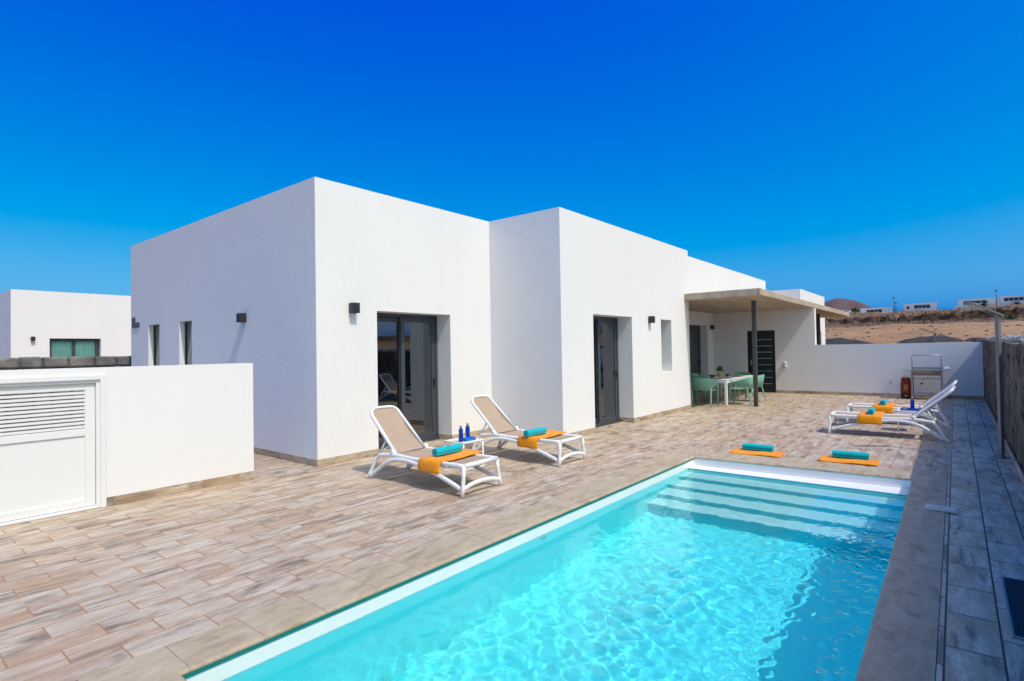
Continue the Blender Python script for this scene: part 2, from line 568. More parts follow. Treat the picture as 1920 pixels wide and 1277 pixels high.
# interior lining
i = MB()
e = .012
for (xa, xb, ya, yb, zc) in ((X0 + T + e, X1 + T - e, Y1 + T + e, 11.6, 2.72), (X1 + T + e, X2 - T - e, Y2 + T + e, 10.4, 2.72), (X2 + e, XM - .1, YC + T + e, 12.0, 2.72)):
    i.poly([(xa, yb, 0), (xb, yb, 0), (xb, yb, zc), (xa, yb, zc)])
    i.poly([(xa, ya, 0), (xa, yb, 0), (xa, yb, zc), (xa, ya, zc)])
    i.poly([(xb, ya, 0), (xb, yb, 0), (xb, yb, zc), (xb, ya, zc)])
    i.poly([(xa, ya, zc), (xb, ya, zc), (xb, yb, zc), (xa, yb, zc)])
i.build('interior_wall', M['room'], villa)
f = MB()
for (xa, xb, ya, yb) in ((X0 + T + e, X1 + T - e, Y1 + T - .05, 11.6), (X1 + T + e, X2 - T - e, Y2 + T - .05, 10.4), (X2 + e, XM - .1, YC + T - .05, 12.0)):
    f.poly([(xa, ya, .012), (xb, ya, .012), (xb, yb, .012), (xa, yb, .012)])
f.build('interior_floor', M['tile'], villa)

# skirting tiles (12 mm thick, 0.1 m high), butt-jointed at the corners
st = .012
def skb(parent, *a): MB().box(*a).build('skirting', M['skirt'], parent)
def skx(x0, x1, y, d=-1): skb(villa, x0, x1, y, y + d * st, .002, .1)
def sky_(y0, y1, x, d=-1): skb(villa, x, x + d * st, y0, y1, .002, .1)
sky_(Y1 - st, YB, X0)
skx(X0, D1[0], Y1); skx(D1[1], X1 - st, Y1)
skb(villa, D1[1] - st, D1[1], Y1 - st, Y1 + .33, .002, .1); skb(villa, D1[0], D1[0] + st, Y1 - st, Y1 + .33, .002, .1)
sky_(Y2 - st, Y1, X1)
skx(X1, D2[0], Y2); skx(D2[1], X2, Y2)
skb(villa, D2[1] - st, D2[1], Y2 - st, Y2 + .33, .002, .1)
sky_(Y2 - st, YC - st, X2, 1)
skx(X2, D3[0], YC); skx(D3[1], XE - st, YC)
sky_(3.66, DE[0], XE); sky_(DE[1], YC, XE)

# concrete canopy and its post
c = MB(); c.box(14.185, XM, 3.668, YC - .003, 2.882, 3.056, .012)
can = c.build('canopy', M['concrete'], villa)
p = MB(); p.box(15.855, 15.955, 4.235, 4.335, 0, 2.882, .006); p.box(15.82, 15.99, 4.2, 4.37, .001, .010)
p.build('post', M['post'], villa)


def ring(mb, x0, x1, z0, z1, t, y0, y1, tb=None, bev=.004):
    """Rectangular frame in the x-z plane (members butted)."""
    tb = t if tb is None else tb
    mb.box(x0, x0 + t, y0, y1, z0, z1, bev); mb.box(x1 - t, x1, y0, y1, z0, z1, bev)
    mb.box(x0 + t, x1 - t, y0 + .001, y1 - .001, z1 - t, z1, bev); mb.box(x0 + t, x1 - t, y0 + .001, y1 - .001, z0, z0 + tb, bev)
    return mb


def sliding_door(parent, x0, x1, z1, y, mirror=False):
    """Two-leaf anthracite sliding door; y is the outer face of its frame."""
    fr = MB(); ring(fr, x0 + .002, x1 - .002, .014, z1 - .002, .055, y, y + .11, .05)
    fr.box(x0 + .002, x1 - .002, y - .045, y - .001, .003, .022)
    door = fr.build('sliding_door', M['anthracite'], parent)
    xm = (x0 + x1) / 2
    for k, (a, b, ya) in enumerate(((x0 + .057, xm + .04, y + .060), (xm - .04, x1 - .057, y + .012))):
        sm = MB(); ring(sm, a, b, .066, z1 - .06, .085, ya, ya + .04, .095)
        sm.build('sash', M['anthracite'], door)
        g = MB(); g.box(a + .08, b - .08, ya + .014, ya + .026, .155, z1 - .14)
        g.build('glass_pane', M['glass'], door)
    h = MB(); h.box(x1 - .118, x1 - .088, y - .012, y + .012, .98, 1.16, .008); h.box(x1 - .112, x1 - .094, y - .03, y - .011, 1.04, 1.13, .006)
    h.build('handle', M['black'], door)
    return door


sliding_door(villa, D1[0], D1[1], 2.315, Y1 + .345)
sliding_door(villa, D2[0], D2[1], 2.33, Y2 + .345)
sliding_door(villa, D3[0], D3[1], 2.42, YC + .27)
# slot windows, each with an added blue-grey sheet behind the glass
def slot_window(parent, axis, a0, a1, z0, z1, c, t=.05):
    fm = MB()
    P = (lambda a, b, q, r, z, y: (a, b, q, r, z, y)) if axis == 'y' else (lambda a, b, q, r, z, y: (q, r, a, b, z, y))
    for (u, v_, zz, yy) in ((a0 + .002, a0 + t, z0 + .002, z1 - .002), (a1 - t, a1 - .002, z0 + .002, z1 - .002), (a0 + t, a1 - t, z1 - t, z1 - .003), (a0 + t, a1 - t, z0 + .003, z0 + t)):
        fm.box(*P(u, v_, c, c + .06, zz, yy))
    o = fm.build('window', M['anthracite'], parent)
    g = MB(); g.box(*P(a0 + t - .003, a1 - t + .003, c + .02, c + .032, z0 + t - .003, z1 - t + .003))
    g.build('glass_pane', M['glass'], o)
    g = MB(); g.box(*P(a0 + t, a1 - t, c + .045, c + .055, z0 + t, z1 - t)); g.build('pane_backing', M['pane_backing'], o)  # added sheet, gives the pane a shade-like blue-grey
slot_window(villa, 'y', SLOT[0], SLOT[1], SLOT[2], SLOT[3], Y2 + .345)
slot_window(villa, 'x', SL1[0], SL1[1], SL1[2], SL1[3], X0 + .10, .022)  # set shallow so the blue-grey pane stands for the shaded jamb
slot_window(villa, 'x', SL2[0], SL2[1], SL2[2], SL2[3], X0 + .10, .022)

# entry door in the end wall: slate leaf with eight aluminium strips
fr = MB()
fr.box(XE + .02, XE + .12, DE[0] + .002, DE[0] + .05, .004, DE[3] - .002); fr.box(XE + .02, XE + .12, DE[1] - .05, DE[1] - .002, .004, DE[3] - .002)
fr.box(XE + .021, XE + .119, DE[0] + .05, DE[1] - .05, DE[3] - .05, DE[3] - .003)
ed = fr.build('entry_door', M['door'], villa)
lf = MB(); lf.box(XE + .04, XE + .09, DE[0] + .052, DE[1] - .052, .010, DE[3] - .052, .003); lf.build('door_leaf', M['door'], ed)
for k in range(8):
    z = .30 + k * .222
    q = MB(); q.box(XE + .034, XE + .041, DE[0] + .12, DE[1] - .16, z, z + .016); q.build('metal_strip', M['alu'], ed)
q = MB(); q.box(XE + .03, XE + .041, DE[1] - .135, DE[1] - .095, .95, 1.15); q.tube([(XE + .032, DE[1] - .115, 1.06), (XE - .02, DE[1] - .115, 1.06), (XE - .02, DE[1] - .23, 1.06)], .009, 8); q.build('handle', M['silver'], ed)

# bedroom seen through the first sliding door: a bed, curtains and added grey sheets
bed = thing('bed', 'bed with mint green cover seen through the glass door nearest the camera', 'bed', (5.75, 8.35, .012))
b = MB(); b.box(-.78, .78, 0, 2.05, .0, .3, .02); b.build('bed_base', M['greytex'], bed)
b = MB(); b.box(-.80, .80, -.02, 2.0, .3, .56, .08); b.build('mattress', M['mint'], bed)
b = MB(); b.box(-.815, .815, .35, .85, .22, .575, .03); b.build('bed_throw', M['greytex'], bed)
for sx in (-.4, .4):
    b = MB(); b.box(sx - .33, sx + .33, 1.55, 1.95, .57, .70, .06); b.build('pillow', M['curtain'], bed)
def curtain(x0, x1, y, zt, label, mat='curtain'):
    m = MB(); n = max(24, int((x1 - x0) * 46)); fr_, bk = [], []
    for k in range(n + 1):
        x = x0 + (x1 - x0) * k / n
        d = .026 * math.sin(k * .9) + .012 * math.sin(k * 2.3 + 1)
        fr_.append((x, y + d)); bk.append((x, y + d + .004))
    prof = fr_ + bk[::-1]
    m.loft([[(px, py, z) for px, py in prof] for z in (.03, 1.2, zt)])
    return tag(m.build('curtain', M[mat]), label, 'curtain')
curtain(6.50, 7.20, Y1 + .56, 2.6, 'blue grey sheet added behind the right pane of the sliding door nearest the camera', 'pane_backing')  # added sheet, its grey stands for the dim room wall
curtain(10.02, 10.22, Y2 + .57, 2.6, 'narrow gathered white curtain in the middle of the second sliding door')
curtain(10.42, 11.12, Y2 + .57, 2.6, 'blue grey sheet added behind the right pane of the second sliding door', 'pane_backing')  # second added sheet, grey in place of a dim room
curtain(18.4, 20.1, YC + .52, 2.6, 'blue grey curtain inside the terrace sliding door behind the dining table', 'pane_backing')


# ------------------------------------------------------------------ wall lamps (black up-and-down boxes)
def wall_lamp(loc, rz, label, w=.125, hh=.155, d=.12):
    t = thing('wall_lamp', label, 'wall lamp', loc, rz, 'black box lamps on the white walls')
    m = MB()      # local: wall at y=0, lamp sticks out to -y; walls of the box 4 mm, open below
    m.box(-w / 2, w / 2, -d, -.012, -hh / 2 + .03, hh / 2, .004)
    for (a, b, q, r_) in ((-w / 2, -w / 2 + .005, -d, -.012), (w / 2 - .005, w / 2, -d, -.012), (-w / 2 + .005, w / 2 - .005, -d, -d + .005), (-w / 2 + .005, w / 2 - .005, -.017, -.012)):
        m.box(a, b, q, r_, -hh / 2, -hh / 2 + .0305)
    m.build('lamp_housing', M['black'], t)
    m = MB(); m.box(-w / 2 + .012, w / 2 - .012, -.0115, 0, -hh / 2 + .012, hh / 2 - .012); m.build('back_plate', M['black'], t)
    m = MB(); m.box(-w / 2 + .02, w / 2 - .02, -d + .02, -.03, -hh / 2 + .018, -hh / 2 + .0295); m.build('lens', M['curtain'], t)
    return t
wall_lamp((5.08, Y1, 2.335), 0, 'black box lamp left of the sliding door nearest the camera')
wall_lamp((12.02, Y2, 2.30), 0, 'black box lamp between the second sliding door and the slot window')
wall_lamp((X0, 9.44, 2.27), -PI / 2, 'black box lamp on the shaded side wall casting a long slanted shadow')
wall_lamp((20.50, YC, 2.36), 0, 'black box lamp under the concrete canopy beside the terrace door')

# two house-name plates near the back end of the side wall
sg = thing('house_sign', 'two small dark name plates stepped one under the other on the side wall', 'sign', (X0, 14.77, 2.43))
for (y0, y1, z0, z1) in ((.0, .20, .0, .115), (-.265, .20, -.125, -.01)):
    m = MB(); m.box(-.018, -.006, y0, y1, z0, z1, .003); m.box(-.006, 0, y0 + .04, y0 + .06, z0 + .03, z0 + .07); m.box(-.006, 0, y1 - .06, y1 - .04, z0 + .03, z0 + .07)
    m.build('plate', M['sign'], sg)

# ------------------------------------------------------------------ gate wall and gate
GY = 7.307
gw = thing('garden_wall', 'low white rendered wall around the louvred gate', 'wall', (0, 0, 0))
w = MB()
wall(w, 'y', GY, GY + .2, -5.0, 3.555, -.02, 1.53, [(.06, 1.915, -.02, 1.448)])
w.build('wall', M['plaster2'], gw)
skb(gw, 1.921, 3.555 + st, GY - st, GY, .002, .1); skb(gw, 3.555, 3.555 + st, GY, GY + .2, .002, .1); skb(gw, -5, .02, GY - st, GY, .002, .1)
gt = thing('garden_gate', 'white aluminium gate with louvres above a plain panel', 'gate', (.98, GY, 0))
m = MB()
def gring(mb, x0, x1, z1, t, y0, y1, bottom=None):
    mb.box(x0, x0 + t, y0, y1, .004, z1, .003); mb.box(x1 - t, x1, y0, y1, .004, z1, .003); mb.box(x0 + t, x1 - t, y0, y1, z1 - t, z1, .003)
    if bottom: mb.box(x0 + t, x1 - t, y0, y1, .004, .004 + bottom, .003)
gring(m, .03 - .98, 1.918 - .98, 1.452, .052, -.022, -.001)
gring(m, .062 - .98, 1.888 - .98, 1.42, .055, .001, .075, .028)
m.build('gate_frame', M['white_alu'], gt)
L0, L1_ = .12 - .98, 1.83 - .98
m = MB()
m.box(L0, L0 + .09, .03, .07, .036, 1.362, .003); m.box(L1_ - .09, L1_, .03, .07, .036, 1.362, .003)
m.box(L0 + .09, L1_ - .09, .031, .069, 1.292, 1.361, .003); m.box(L0 + .09, L1_ - .09, .031, .069, .80, .877, .003); m.box(L0 + .09, L1_ - .09, .031, .069, .037, .119, .003)
m.build('gate_leaf', M['white_alu'], gt)
m = MB()
for k in range(10):
    z = .884 + k * .0405
    m.box(L0 + .09, L1_ - .09, .0345, .066, z + .001, z + .0265, .001)
m.build('louvre', M['white_alu'], gt)

m = MB(); m.box(L0 + .09, L1_ - .09, .047, .056, .115, .803); m.build('lower_panel', M['white_alu'], gt)

# ------------------------------------------------------------------ end wall of the plot
bw = thing('boundary_wall', 'low white wall closing the far end of the terrace behind the barbecue', 'wall', (0, 0, 0))
w = MB(); wall(w, 'x', XE, XE + .25, -.6, 3.66, -.02, 1.648); w.build('wall', M['plaster2'], bw)
s = MB(); s.box(XE - st, XE, -.588, 3.66, .002, .1); s.build('skirting', M['skirt'], bw)

# ------------------------------------------------------------------ retaining wall on the right
rw = thing('retaining_wall', 'rough streaked retaining wall with green and brown weathering beside the side walk', 'wall', (0, 0, 0))
w = MB()
nx, nz = 190, 12
rings = []
xs = np.linspace(-5, 22.3, nx)
def rtop(x): return 1.640 + .008 * math.sin(x * 1.1) + .005 * math.sin(x * 4.3 + 1) + .008 * (x - 12)
grid = []
for x in xs:
    row = [w.vert((x, -.60 + .012 * math.sin(x * 7 + k * 2.1) * math.sin(k * 1.3), -.05 + (rtop(x) + .05) * k / nz)) for k in range(nz + 1)]
    row += [w.vert((x, -.93, rtop(x) + .01)), w.vert((x, -.93, -.05))]
    grid.append(row)
for a, b in zip(grid, grid[1:]):
    for k in range(nz + 2): w.face([a[k], b[k], b[k + 1], a[k + 1]], k < nz - 1)
w.face(grid[0]); w.face(grid[-1][::-1])
w.build('wall', M['moss'], rw)
s = MB(); s.box(-5, XE - .001, -.585, -.565, .002, .105, .003); s.build('skirting', M['skirt'], rw)

# ------------------------------------------------------------------ lava stone wall behind the gate wall
lw = MB()
rng = random.Random(5)
y = 15.35
x = -9.0
for row, (z0, z1) in enumerate(((0, .5), (.5, .98), (.98, 1.42), (1.42, 1.665))):
    x = -9.0 - rng.random() * .4
    while x < 5.3:
        wd = rng.uniform(.28, .52)
        lw.box(x + .01, x + wd - .01, y - rng.uniform(.0, .05), y + .4, z0 + .006, z1 - .006 + rng.uniform(-.014, .014), .035)
        x += wd
lw.box(-9.2, 5.5, y + .06, y + .36, 0, 1.6)
tag(lw.build('lava_stone_wall', M['lava']), 'wall of dark grey lava blocks behind the white gate wall', 'wall')

# ------------------------------------------------------------------ white house behind, on the left
bh = thing('neighbouring_house', 'white flat roofed house behind the dark stone wall with a teal curtained window', 'house', (0, 0, 0))
BY = 27.7
w = MB(); BW = (5.452, 7.12, .6, 2.40)
wall(w, 'y', BY, BY + .3, 4.31, 15.0, -.1, 4.25, [BW]); wall(w, 'x', 4.31, 4.61, BY + .3, 39, -.1, 4.25)
w.build('wall', M['plaster2'], bh)
m = MB(); m.box(4.61, 15, BY + .3, 39, 3.8, 3.95); m.build('roof', M['concrete'], bh)
m = MB(); ring(m, BW[0] + .002, BW[1] - .06, BW[2], BW[3] - .002, .09, BY + .17, BY + .24); m.box(6.20, 6.30, BY + .172, BY + .238, BW[2] + .09, BW[3] - .1)
wn = m.build('window', M['anthracite'], bh)
m = MB(); m.box(BW[0] + .09, BW[1] - .15, BY + .2, BY + .21, BW[2] + .08, BW[3] - .08); m.build('glass_pane', m_glass('teal_glass', (.88, .98, .96), 1.3), wn)
n = 70; fr_ = [(BW[0] + .02 + (BW[1] - BW[0] - .1) * k / n, BY + .262 + .012 * math.sin(k * 1.1) + .008 * math.sin(k * .37)) for k in range(n + 1)]
m = MB(); m.loft([[(a, b, z) for a, b in fr_ + [(a, b + .01) for a, b in fr_[::-1]]] for z in (BW[2], BW[3])]); m.build('window_curtain', plain('teal_curtain', (.62, .82, .79), .9, var=.1, scale=4), wn)
m = MB(); m.box(BW[0] - .3, BW[1] + .3, BY + .8, BY + .82, -.1, 2.9); m.build('interior_wall', M['room'], bh)
wall_lamp((4.94, BY, 2.385), 0, 'tiny black box lamp on the white house behind the stone wall')

# ------------------------------------------------------------------ the twin villa beyond the end wall
tv = thing('villa', 'mirrored white villa beyond the end wall under the far half of the canopy', 'house', (0, 0, 0))
TX1, TX2 = 28.25, 34.31
w = MB()
wall(w, 'y', YC, YC + T, XM + .002, TX1, -.02, HC, [(22.4, 25.3, -.02, 2.42)])
wall(w, 'y', Y2, Y2 + T, TX1, TX2, -.02, H + .02, [(29.0, 29.7, 1.0, 2.33), (31.6, 33.2, -.02, 2.33)])
wall(w, 'x', TX1, TX1 + T, Y2 + T, YB, -.02, H + .02); wall(w, 'x', TX2, TX2 - T, Y2 + T, YB, -.02, H + .02)
w.build('wall', M['plaster'], tv)
m = MB(); m.box(TX1 + T, TX2 - T, Y2 + T, YB, 3.75, 3.9); m.box(XM, TX1, YC + T, YB, 4.3, 4.45); m.build('roof', M['concrete'], tv)
m = MB(); m.box(XM + .003, 28.648, 3.668, YC - .003, 2.882, 3.056, .012); m.build('canopy', M['concrete'], tv)
m = MB(); m.box(24.9, 25.05, 4.22, 4.37, -.01, 2.882, .006); m.build('post', M['post'], tv)
slot_window(tv, 'y', 29.0, 29.7, 1.0, 2.33, Y2 + .345)
sliding_door(tv, 31.6, 33.2, 2.33, Y2 + .345)
sliding_door(tv, 22.4, 25.3, 2.42, YC + .27)
m = MB()
m.poly([(XM, 11, 0), (28.2, 11, 0), (28.2, 11, 2.8), (XM, 11, 2.8)]); m.poly([(TX1 + .5, 9, 0), (TX2 - .5, 9, 0), (TX2 - .5, 9, 2.8), (TX1 + .5, 9, 2.8)])
m.build('interior_wall', M['room'], tv)

# ------------------------------------------------------------------ terrace floor
def rects(name, rs, mat, z=0.0, depth=.12):
    m = MB()
    for (a, b, c_, d) in rs:
        m.poly([(a, c_, z), (b, c_, z), (b, d, z), (a, d, z)])
    return tag(m.build(name, mat), kind='structure')
PO = (.80, 8.72, .118, 3.528)      # outer edge of the coping
rects('terrace_floor', [(-6, 20.72, 3.532, 7.72), (-6, 4.62, 7.72, 15.0), (4.62, 4.9, 7.72, 15.0), (8.724, 20.72, .0852, 3.532), (-6, .796, .0852, 3.532)], M['tile'])
rects('side_path', [(-6, 20.72, -.62, .0852), (.796, 8.724, .0852, .1145)], M['tile_strip'])
# a narrow pale strip laid in the tiles between gate and pool
m = MB(); m.box(3.33, 4.42, 5.045, 5.105, -.003, .004); tag(m.build('paving_strip', plain('pale_strip', (.50, .47, .43), .55, var=.08)), kind='structure')
m = MB(); m.box(3.33, 4.42, 5.030, 5.0445, -.003, .003); tag(m.build('paving_strip', plain('grout_strip', (.34, .19, .10), .8)), kind='structure')

# ------------------------------------------------------------------ pool basin, steps, coping
PC = [(1.138, 3.194), (8.189, 3.114), (8.311, .438), (1.138, .40)]   # near-left, far-left, far-right, near-right
ZF, ZW = -1.24, -.143
def pl(x): return 3.194 + (x - 1.138) / (8.189 - 1.138) * (3.114 - 3.194)
def pr(x): return .40 + (x - 1.138) / (8.311 - 1.138) * .038
b = MB()
def vquad(p, q, z0, z1): b.poly([(p[0], p[1], z0), (q[0], q[1], z0), (q[0], q[1], z1), (p[0], p[1], z1)])
for p_, q_ in zip(PC, PC[1:] + PC[:1]):
    vquad(p_, q_, ZF, -.012)
b.poly([(x, y, ZF) for x, y in PC[::-1]])
pool = tag(b.build('swimming_pool', M['liner_blue']), kind='structure')
# steps: white treads, full width, five risers coloured darker for their shade
st_x = [7.945, 7.61, 7.25, 6.915, 6.62]
st_z = [-.132, -.335, -.515, -.685, -.865, ZF]
m = MB()
xe = 8.40
prev = None
for k in range(5):
    xa = st_x[k]; xb = 8.32 if k == 0 else st_x[k - 1]
    yl, yr = .40, 3.13
    m.mi = 0
    m.poly([(xa, pr(xa) + .001, st_z[k]), (xb, pr(min(xb, 8.3)) + .001, st_z[k]), (xb, pl(xb) - .001, st_z[k]), (xa, pl(xa) - .001, st_z[k])])
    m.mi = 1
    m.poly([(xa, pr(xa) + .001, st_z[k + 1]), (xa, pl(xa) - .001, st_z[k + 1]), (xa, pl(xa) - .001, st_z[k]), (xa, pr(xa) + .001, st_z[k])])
steps = tag(m.build('pool_steps', [M['liner'], M['riser_shade']]), kind='structure')
# white liner band above the waterline (a separate strip 2 mm proud of the basin)
m = MB(); t_ = .003
ins = [(1.138 + t_, 3.194 - t_), (8.189 - t_, 3.114 - t_), (8.311 - t_, .438 + t_), (1.138 + t_, .40 + t_)]
for p_, q_ in zip(ins, ins[1:] + ins[:1]):
    m.poly([(p_[0], p_[1], -.165), (q_[0], q_[1], -.165), (q_[0], q_[1], -.034), (p_[0], p_[1], -.034)])
band = tag(m.build('liner_band', M['liner']), kind='structure')
m = MB(); t_ = .010
ins = [(1.138 + t_, 3.194 - t_), (8.189 - t_, 3.114 - t_), (8.311 - t_, .438 + t_), (1.138 + t_, .40 + t_)]
for p_, q_ in list(zip(ins, ins[1:] + ins[:1]))[:1]:
    m.poly([(p_[0], p_[1], -.046), (q_[0], q_[1], -.046), (q_[0], q_[1], -.020), (p_[0], p_[1], -.020)])
    m.poly([(p_[0], p_[1], -.046), (q_[0], q_[1], -.046), (q_[0], q_[1] + .01, -.046), (p_[0], p_[1] + .01, -.046)])
tag(m.build('liner_trim', M['trim']), kind='structure')
# coping with a rounded nose
out = [(PO[0], PO[3]), (PO[1], PO[3]), (PO[1], PO[2]), (PO[0], PO[2])]
cen = Vector((4.7, 1.8))
def inset(d):
    r_ = []
    for i_, (x, y) in enumerate(PC):
        sx = 1 if x < 4 else -1; sy = 1 if y < 1.8 else -1
        r_.append((x + sx * d, y + sy * d))
    return r_
prof = [(-.035, .005), (-.014, .0045), (0, .002), (.010, -.004), (.015, -.012), (.014, -.020), (.006, -.027), (-.02, -.029)]
m = MB()
loops = [[(x, y, .005) for x, y in out]] + [[(x, y, z) for x, y in inset(d)] for d, z in prof]
skirt_ = [[(x, y, -.03) for x, y in out]]
allr = skirt_ + loops
ids = [[m.vert(p) for p in r_] for r_ in allr]
for a, b_ in zip(ids, ids[1:]):
    for i_ in range(4):
        j_ = (i_ + 1) % 4
        m.mi = 1 if i_ in (1, 2) else 0
        m.face([a[i_], b_[i_], b_[j_], a[j_]])
tag(m.build('pool_coping', [M['coping'], M['coping_right']]), kind='structure')

# ------------------------------------------------------------------ water: real ripples that focus the sun on the pool floor
rg = np.random.default_rng(3)
x0, x1, y0, y1 = 1.12, 8.33, .385, 3.205
dx = .0115
nx, ny = int((x1 - x0) / dx), int((y1 - y0) / dx)
Xg, Yg = np.meshgrid(np.linspace(x0, x1, nx + 1), np.linspace(y0, y1, ny + 1), indexing='ij')
Zg = np.full_like(Xg, ZW)
env = .62 + .5 * (np.sin(Xg * .9 + Yg * 1.7 + 1.0) * np.sin(Xg * .55 - Yg * 2.3)) ** 2
# calmer towards the shallow end and along the house side
calm = np.clip((8.2 - Xg) / 3.0, .08, 1.0) * np.clip((3.25 - Yg) / .55, .35, 1.0)
lap = .36          # each train carries the same curvature, so that the light net stays open
for _ in range(64):
    L = rg.choice([rg.uniform(.055, .09), rg.uniform(.085, .15), rg.uniform(.15, .30)], p=[.42, .42, .16])
    a = rg.uniform(0, 2 * PI)
    if rg.random() < .5: a = rg.normal(2.2, .5)
    k = 2 * PI / L
    ph = rg.uniform(0, 6.28)
    warp = .35 * np.sin(Xg * 2.1 + Yg * 1.3 + ph) + .3 * np.sin(Yg * 3.7 - Xg * 1.1 + 2 * ph)
    Zg += lap / k ** 2 * calm * env * np.sin(k * (math.cos(a) * Xg + math.sin(a) * Yg) + ph + warp * 2.0)
V_ = np.stack([Xg, Yg, Zg], -1).reshape(-1, 3)
I_ = np.arange((nx + 1) * (ny + 1)).reshape(nx + 1, ny + 1)
F_ = np.stack([I_[:-1, :-1], I_[1:, :-1], I_[1:, 1:], I_[:-1, 1:]], -1).reshape(-1, 4)
me = bpy.data.meshes.new('water')
me.from_pydata(V_.tolist(), [], F_.tolist())
me.polygons.foreach_set('use_smooth', np.ones(len(me.polygons), bool))
wt = NT('pool_water')
wv_ = wt.coord()
px_, py_ = wt.n('ShaderNodeSeparateXYZ', {0: wv_}).outputs[:2]
# a light breeze ruffles the strip along the side walk more than the house side
ruf_ = wt.n('ShaderNodeMapRange', {'Value': py_, 'From Min': .6, 'From Max': 1.3, 'To Min': 1.0, 'To Max': .0}).outputs[0]
rid_ = wt.n('ShaderNodeTexNoise', {'Vector': wt.mapping(wv_, (1, 1.25, 1)), 'Scale': 8.5, 'Detail': 2.0, 'Roughness': .5, 'Distortion': .5}, noise_type='RIDGED_MULTIFRACTAL').outputs['Fac']
calm_ = wt.n('ShaderNodeMapRange', {'Value': px_, 'From Min': 5.6, 'From Max': 7.6, 'To Min': 1.0, 'To Max': .15}).outputs[0]
wb0 = wt.bump(rid_, wt.math('MULTIPLY', wt.math('MULTIPLY', ruf_, calm_), 1.5), .022)
wb = wt.bump(wt.math('ADD', wt.noise(wv_, 13, 3, .55, dist=.8), wt.math('MULTIPLY', wt.noise(wv_, 34, 2, .5, dist=.5), .35)), wt.math('MULTIPLY', calm_, .13), .012, wb0)
g_ = wt.n('ShaderNodeBsdfGlass', {'Color': (.72, .975, .99), 'Roughness': .0, 'IOR': 1.333})
wt.link(wb, g_.inputs['Normal'])
wt.link(g_.outputs[0], wt.out.inputs[0])
me.materials.append(wt.mat)
water = bpy.data.objects.new('water', me); COL.objects.link(water)
tag(water, kind='structure')
water.cycles.is_caustics_caster = True
for o_ in (pool, steps, band): o_.cycles.is_caustics_receiver = True

# a white wall inlet on the house side of the pool
nz_ = thing('pool_inlet', 'small round white inlet on the pool wall just under the waterline', 'pool inlet', (4.35, pl(4.35) - .004, -.23))
m = MB(); m.loft([[(.045 * r_ * math.cos(2 * PI * k / 20), -y_, .045 * r_ * math.sin(2 * PI * k / 20)) for k in range(20)] for r_, y_ in ((1, 0), (1, .012), (.8, .016), (.4, .010))]); m.build('flange', M['white_resin'], nz_)

# skimmer lid, drain grate
sl = thing('skimmer_lid', 'cream plastic lid lying across the coping and the side path', 'lid', (6.895, .152, .006), 0)
m = MB(); m.box(-.108, .108, -.128, .128, 0, .012, .004); m.build('lid_frame', M['cream'], sl)
m = MB(); m.box(-.085, .085, -.108, .108, .0122, .017, .003); m.box(-.02, .02, -.012, .012, .0171, .022, .003); m.build('lid_plate', M['cream'], sl)
dg = thing('drain_grate', 'dark perforated drain grate in a metal frame beside the retaining wall', 'drain', (4.65, -.30, .001))
m = MB()
for (a, b_, c_, d_) in ((-.51, .51, .080, .095), (-.51, .51, -.095, -.080), (-.51, -.495, -.08, .08), (.495, .51, -.08, .08)): m.box(a, b_, c_, d_, 0, .010, .002)
m.build('grate_frame', M['steel'], dg)
m = MB()
m.box(-.494, .494, -.079, .079, .0005, .0015)
for k in range(14): m.box(-.494, .494, -.0785 + k * .0118, -.0745 + k * .0118, .002, .0075)
for k in range(66): m.box(-.494 + k * .0151, -.490 + k * .0151, -.079, .079, .0022, .0070)
m.build('grate_mesh', M['grate'], dg)

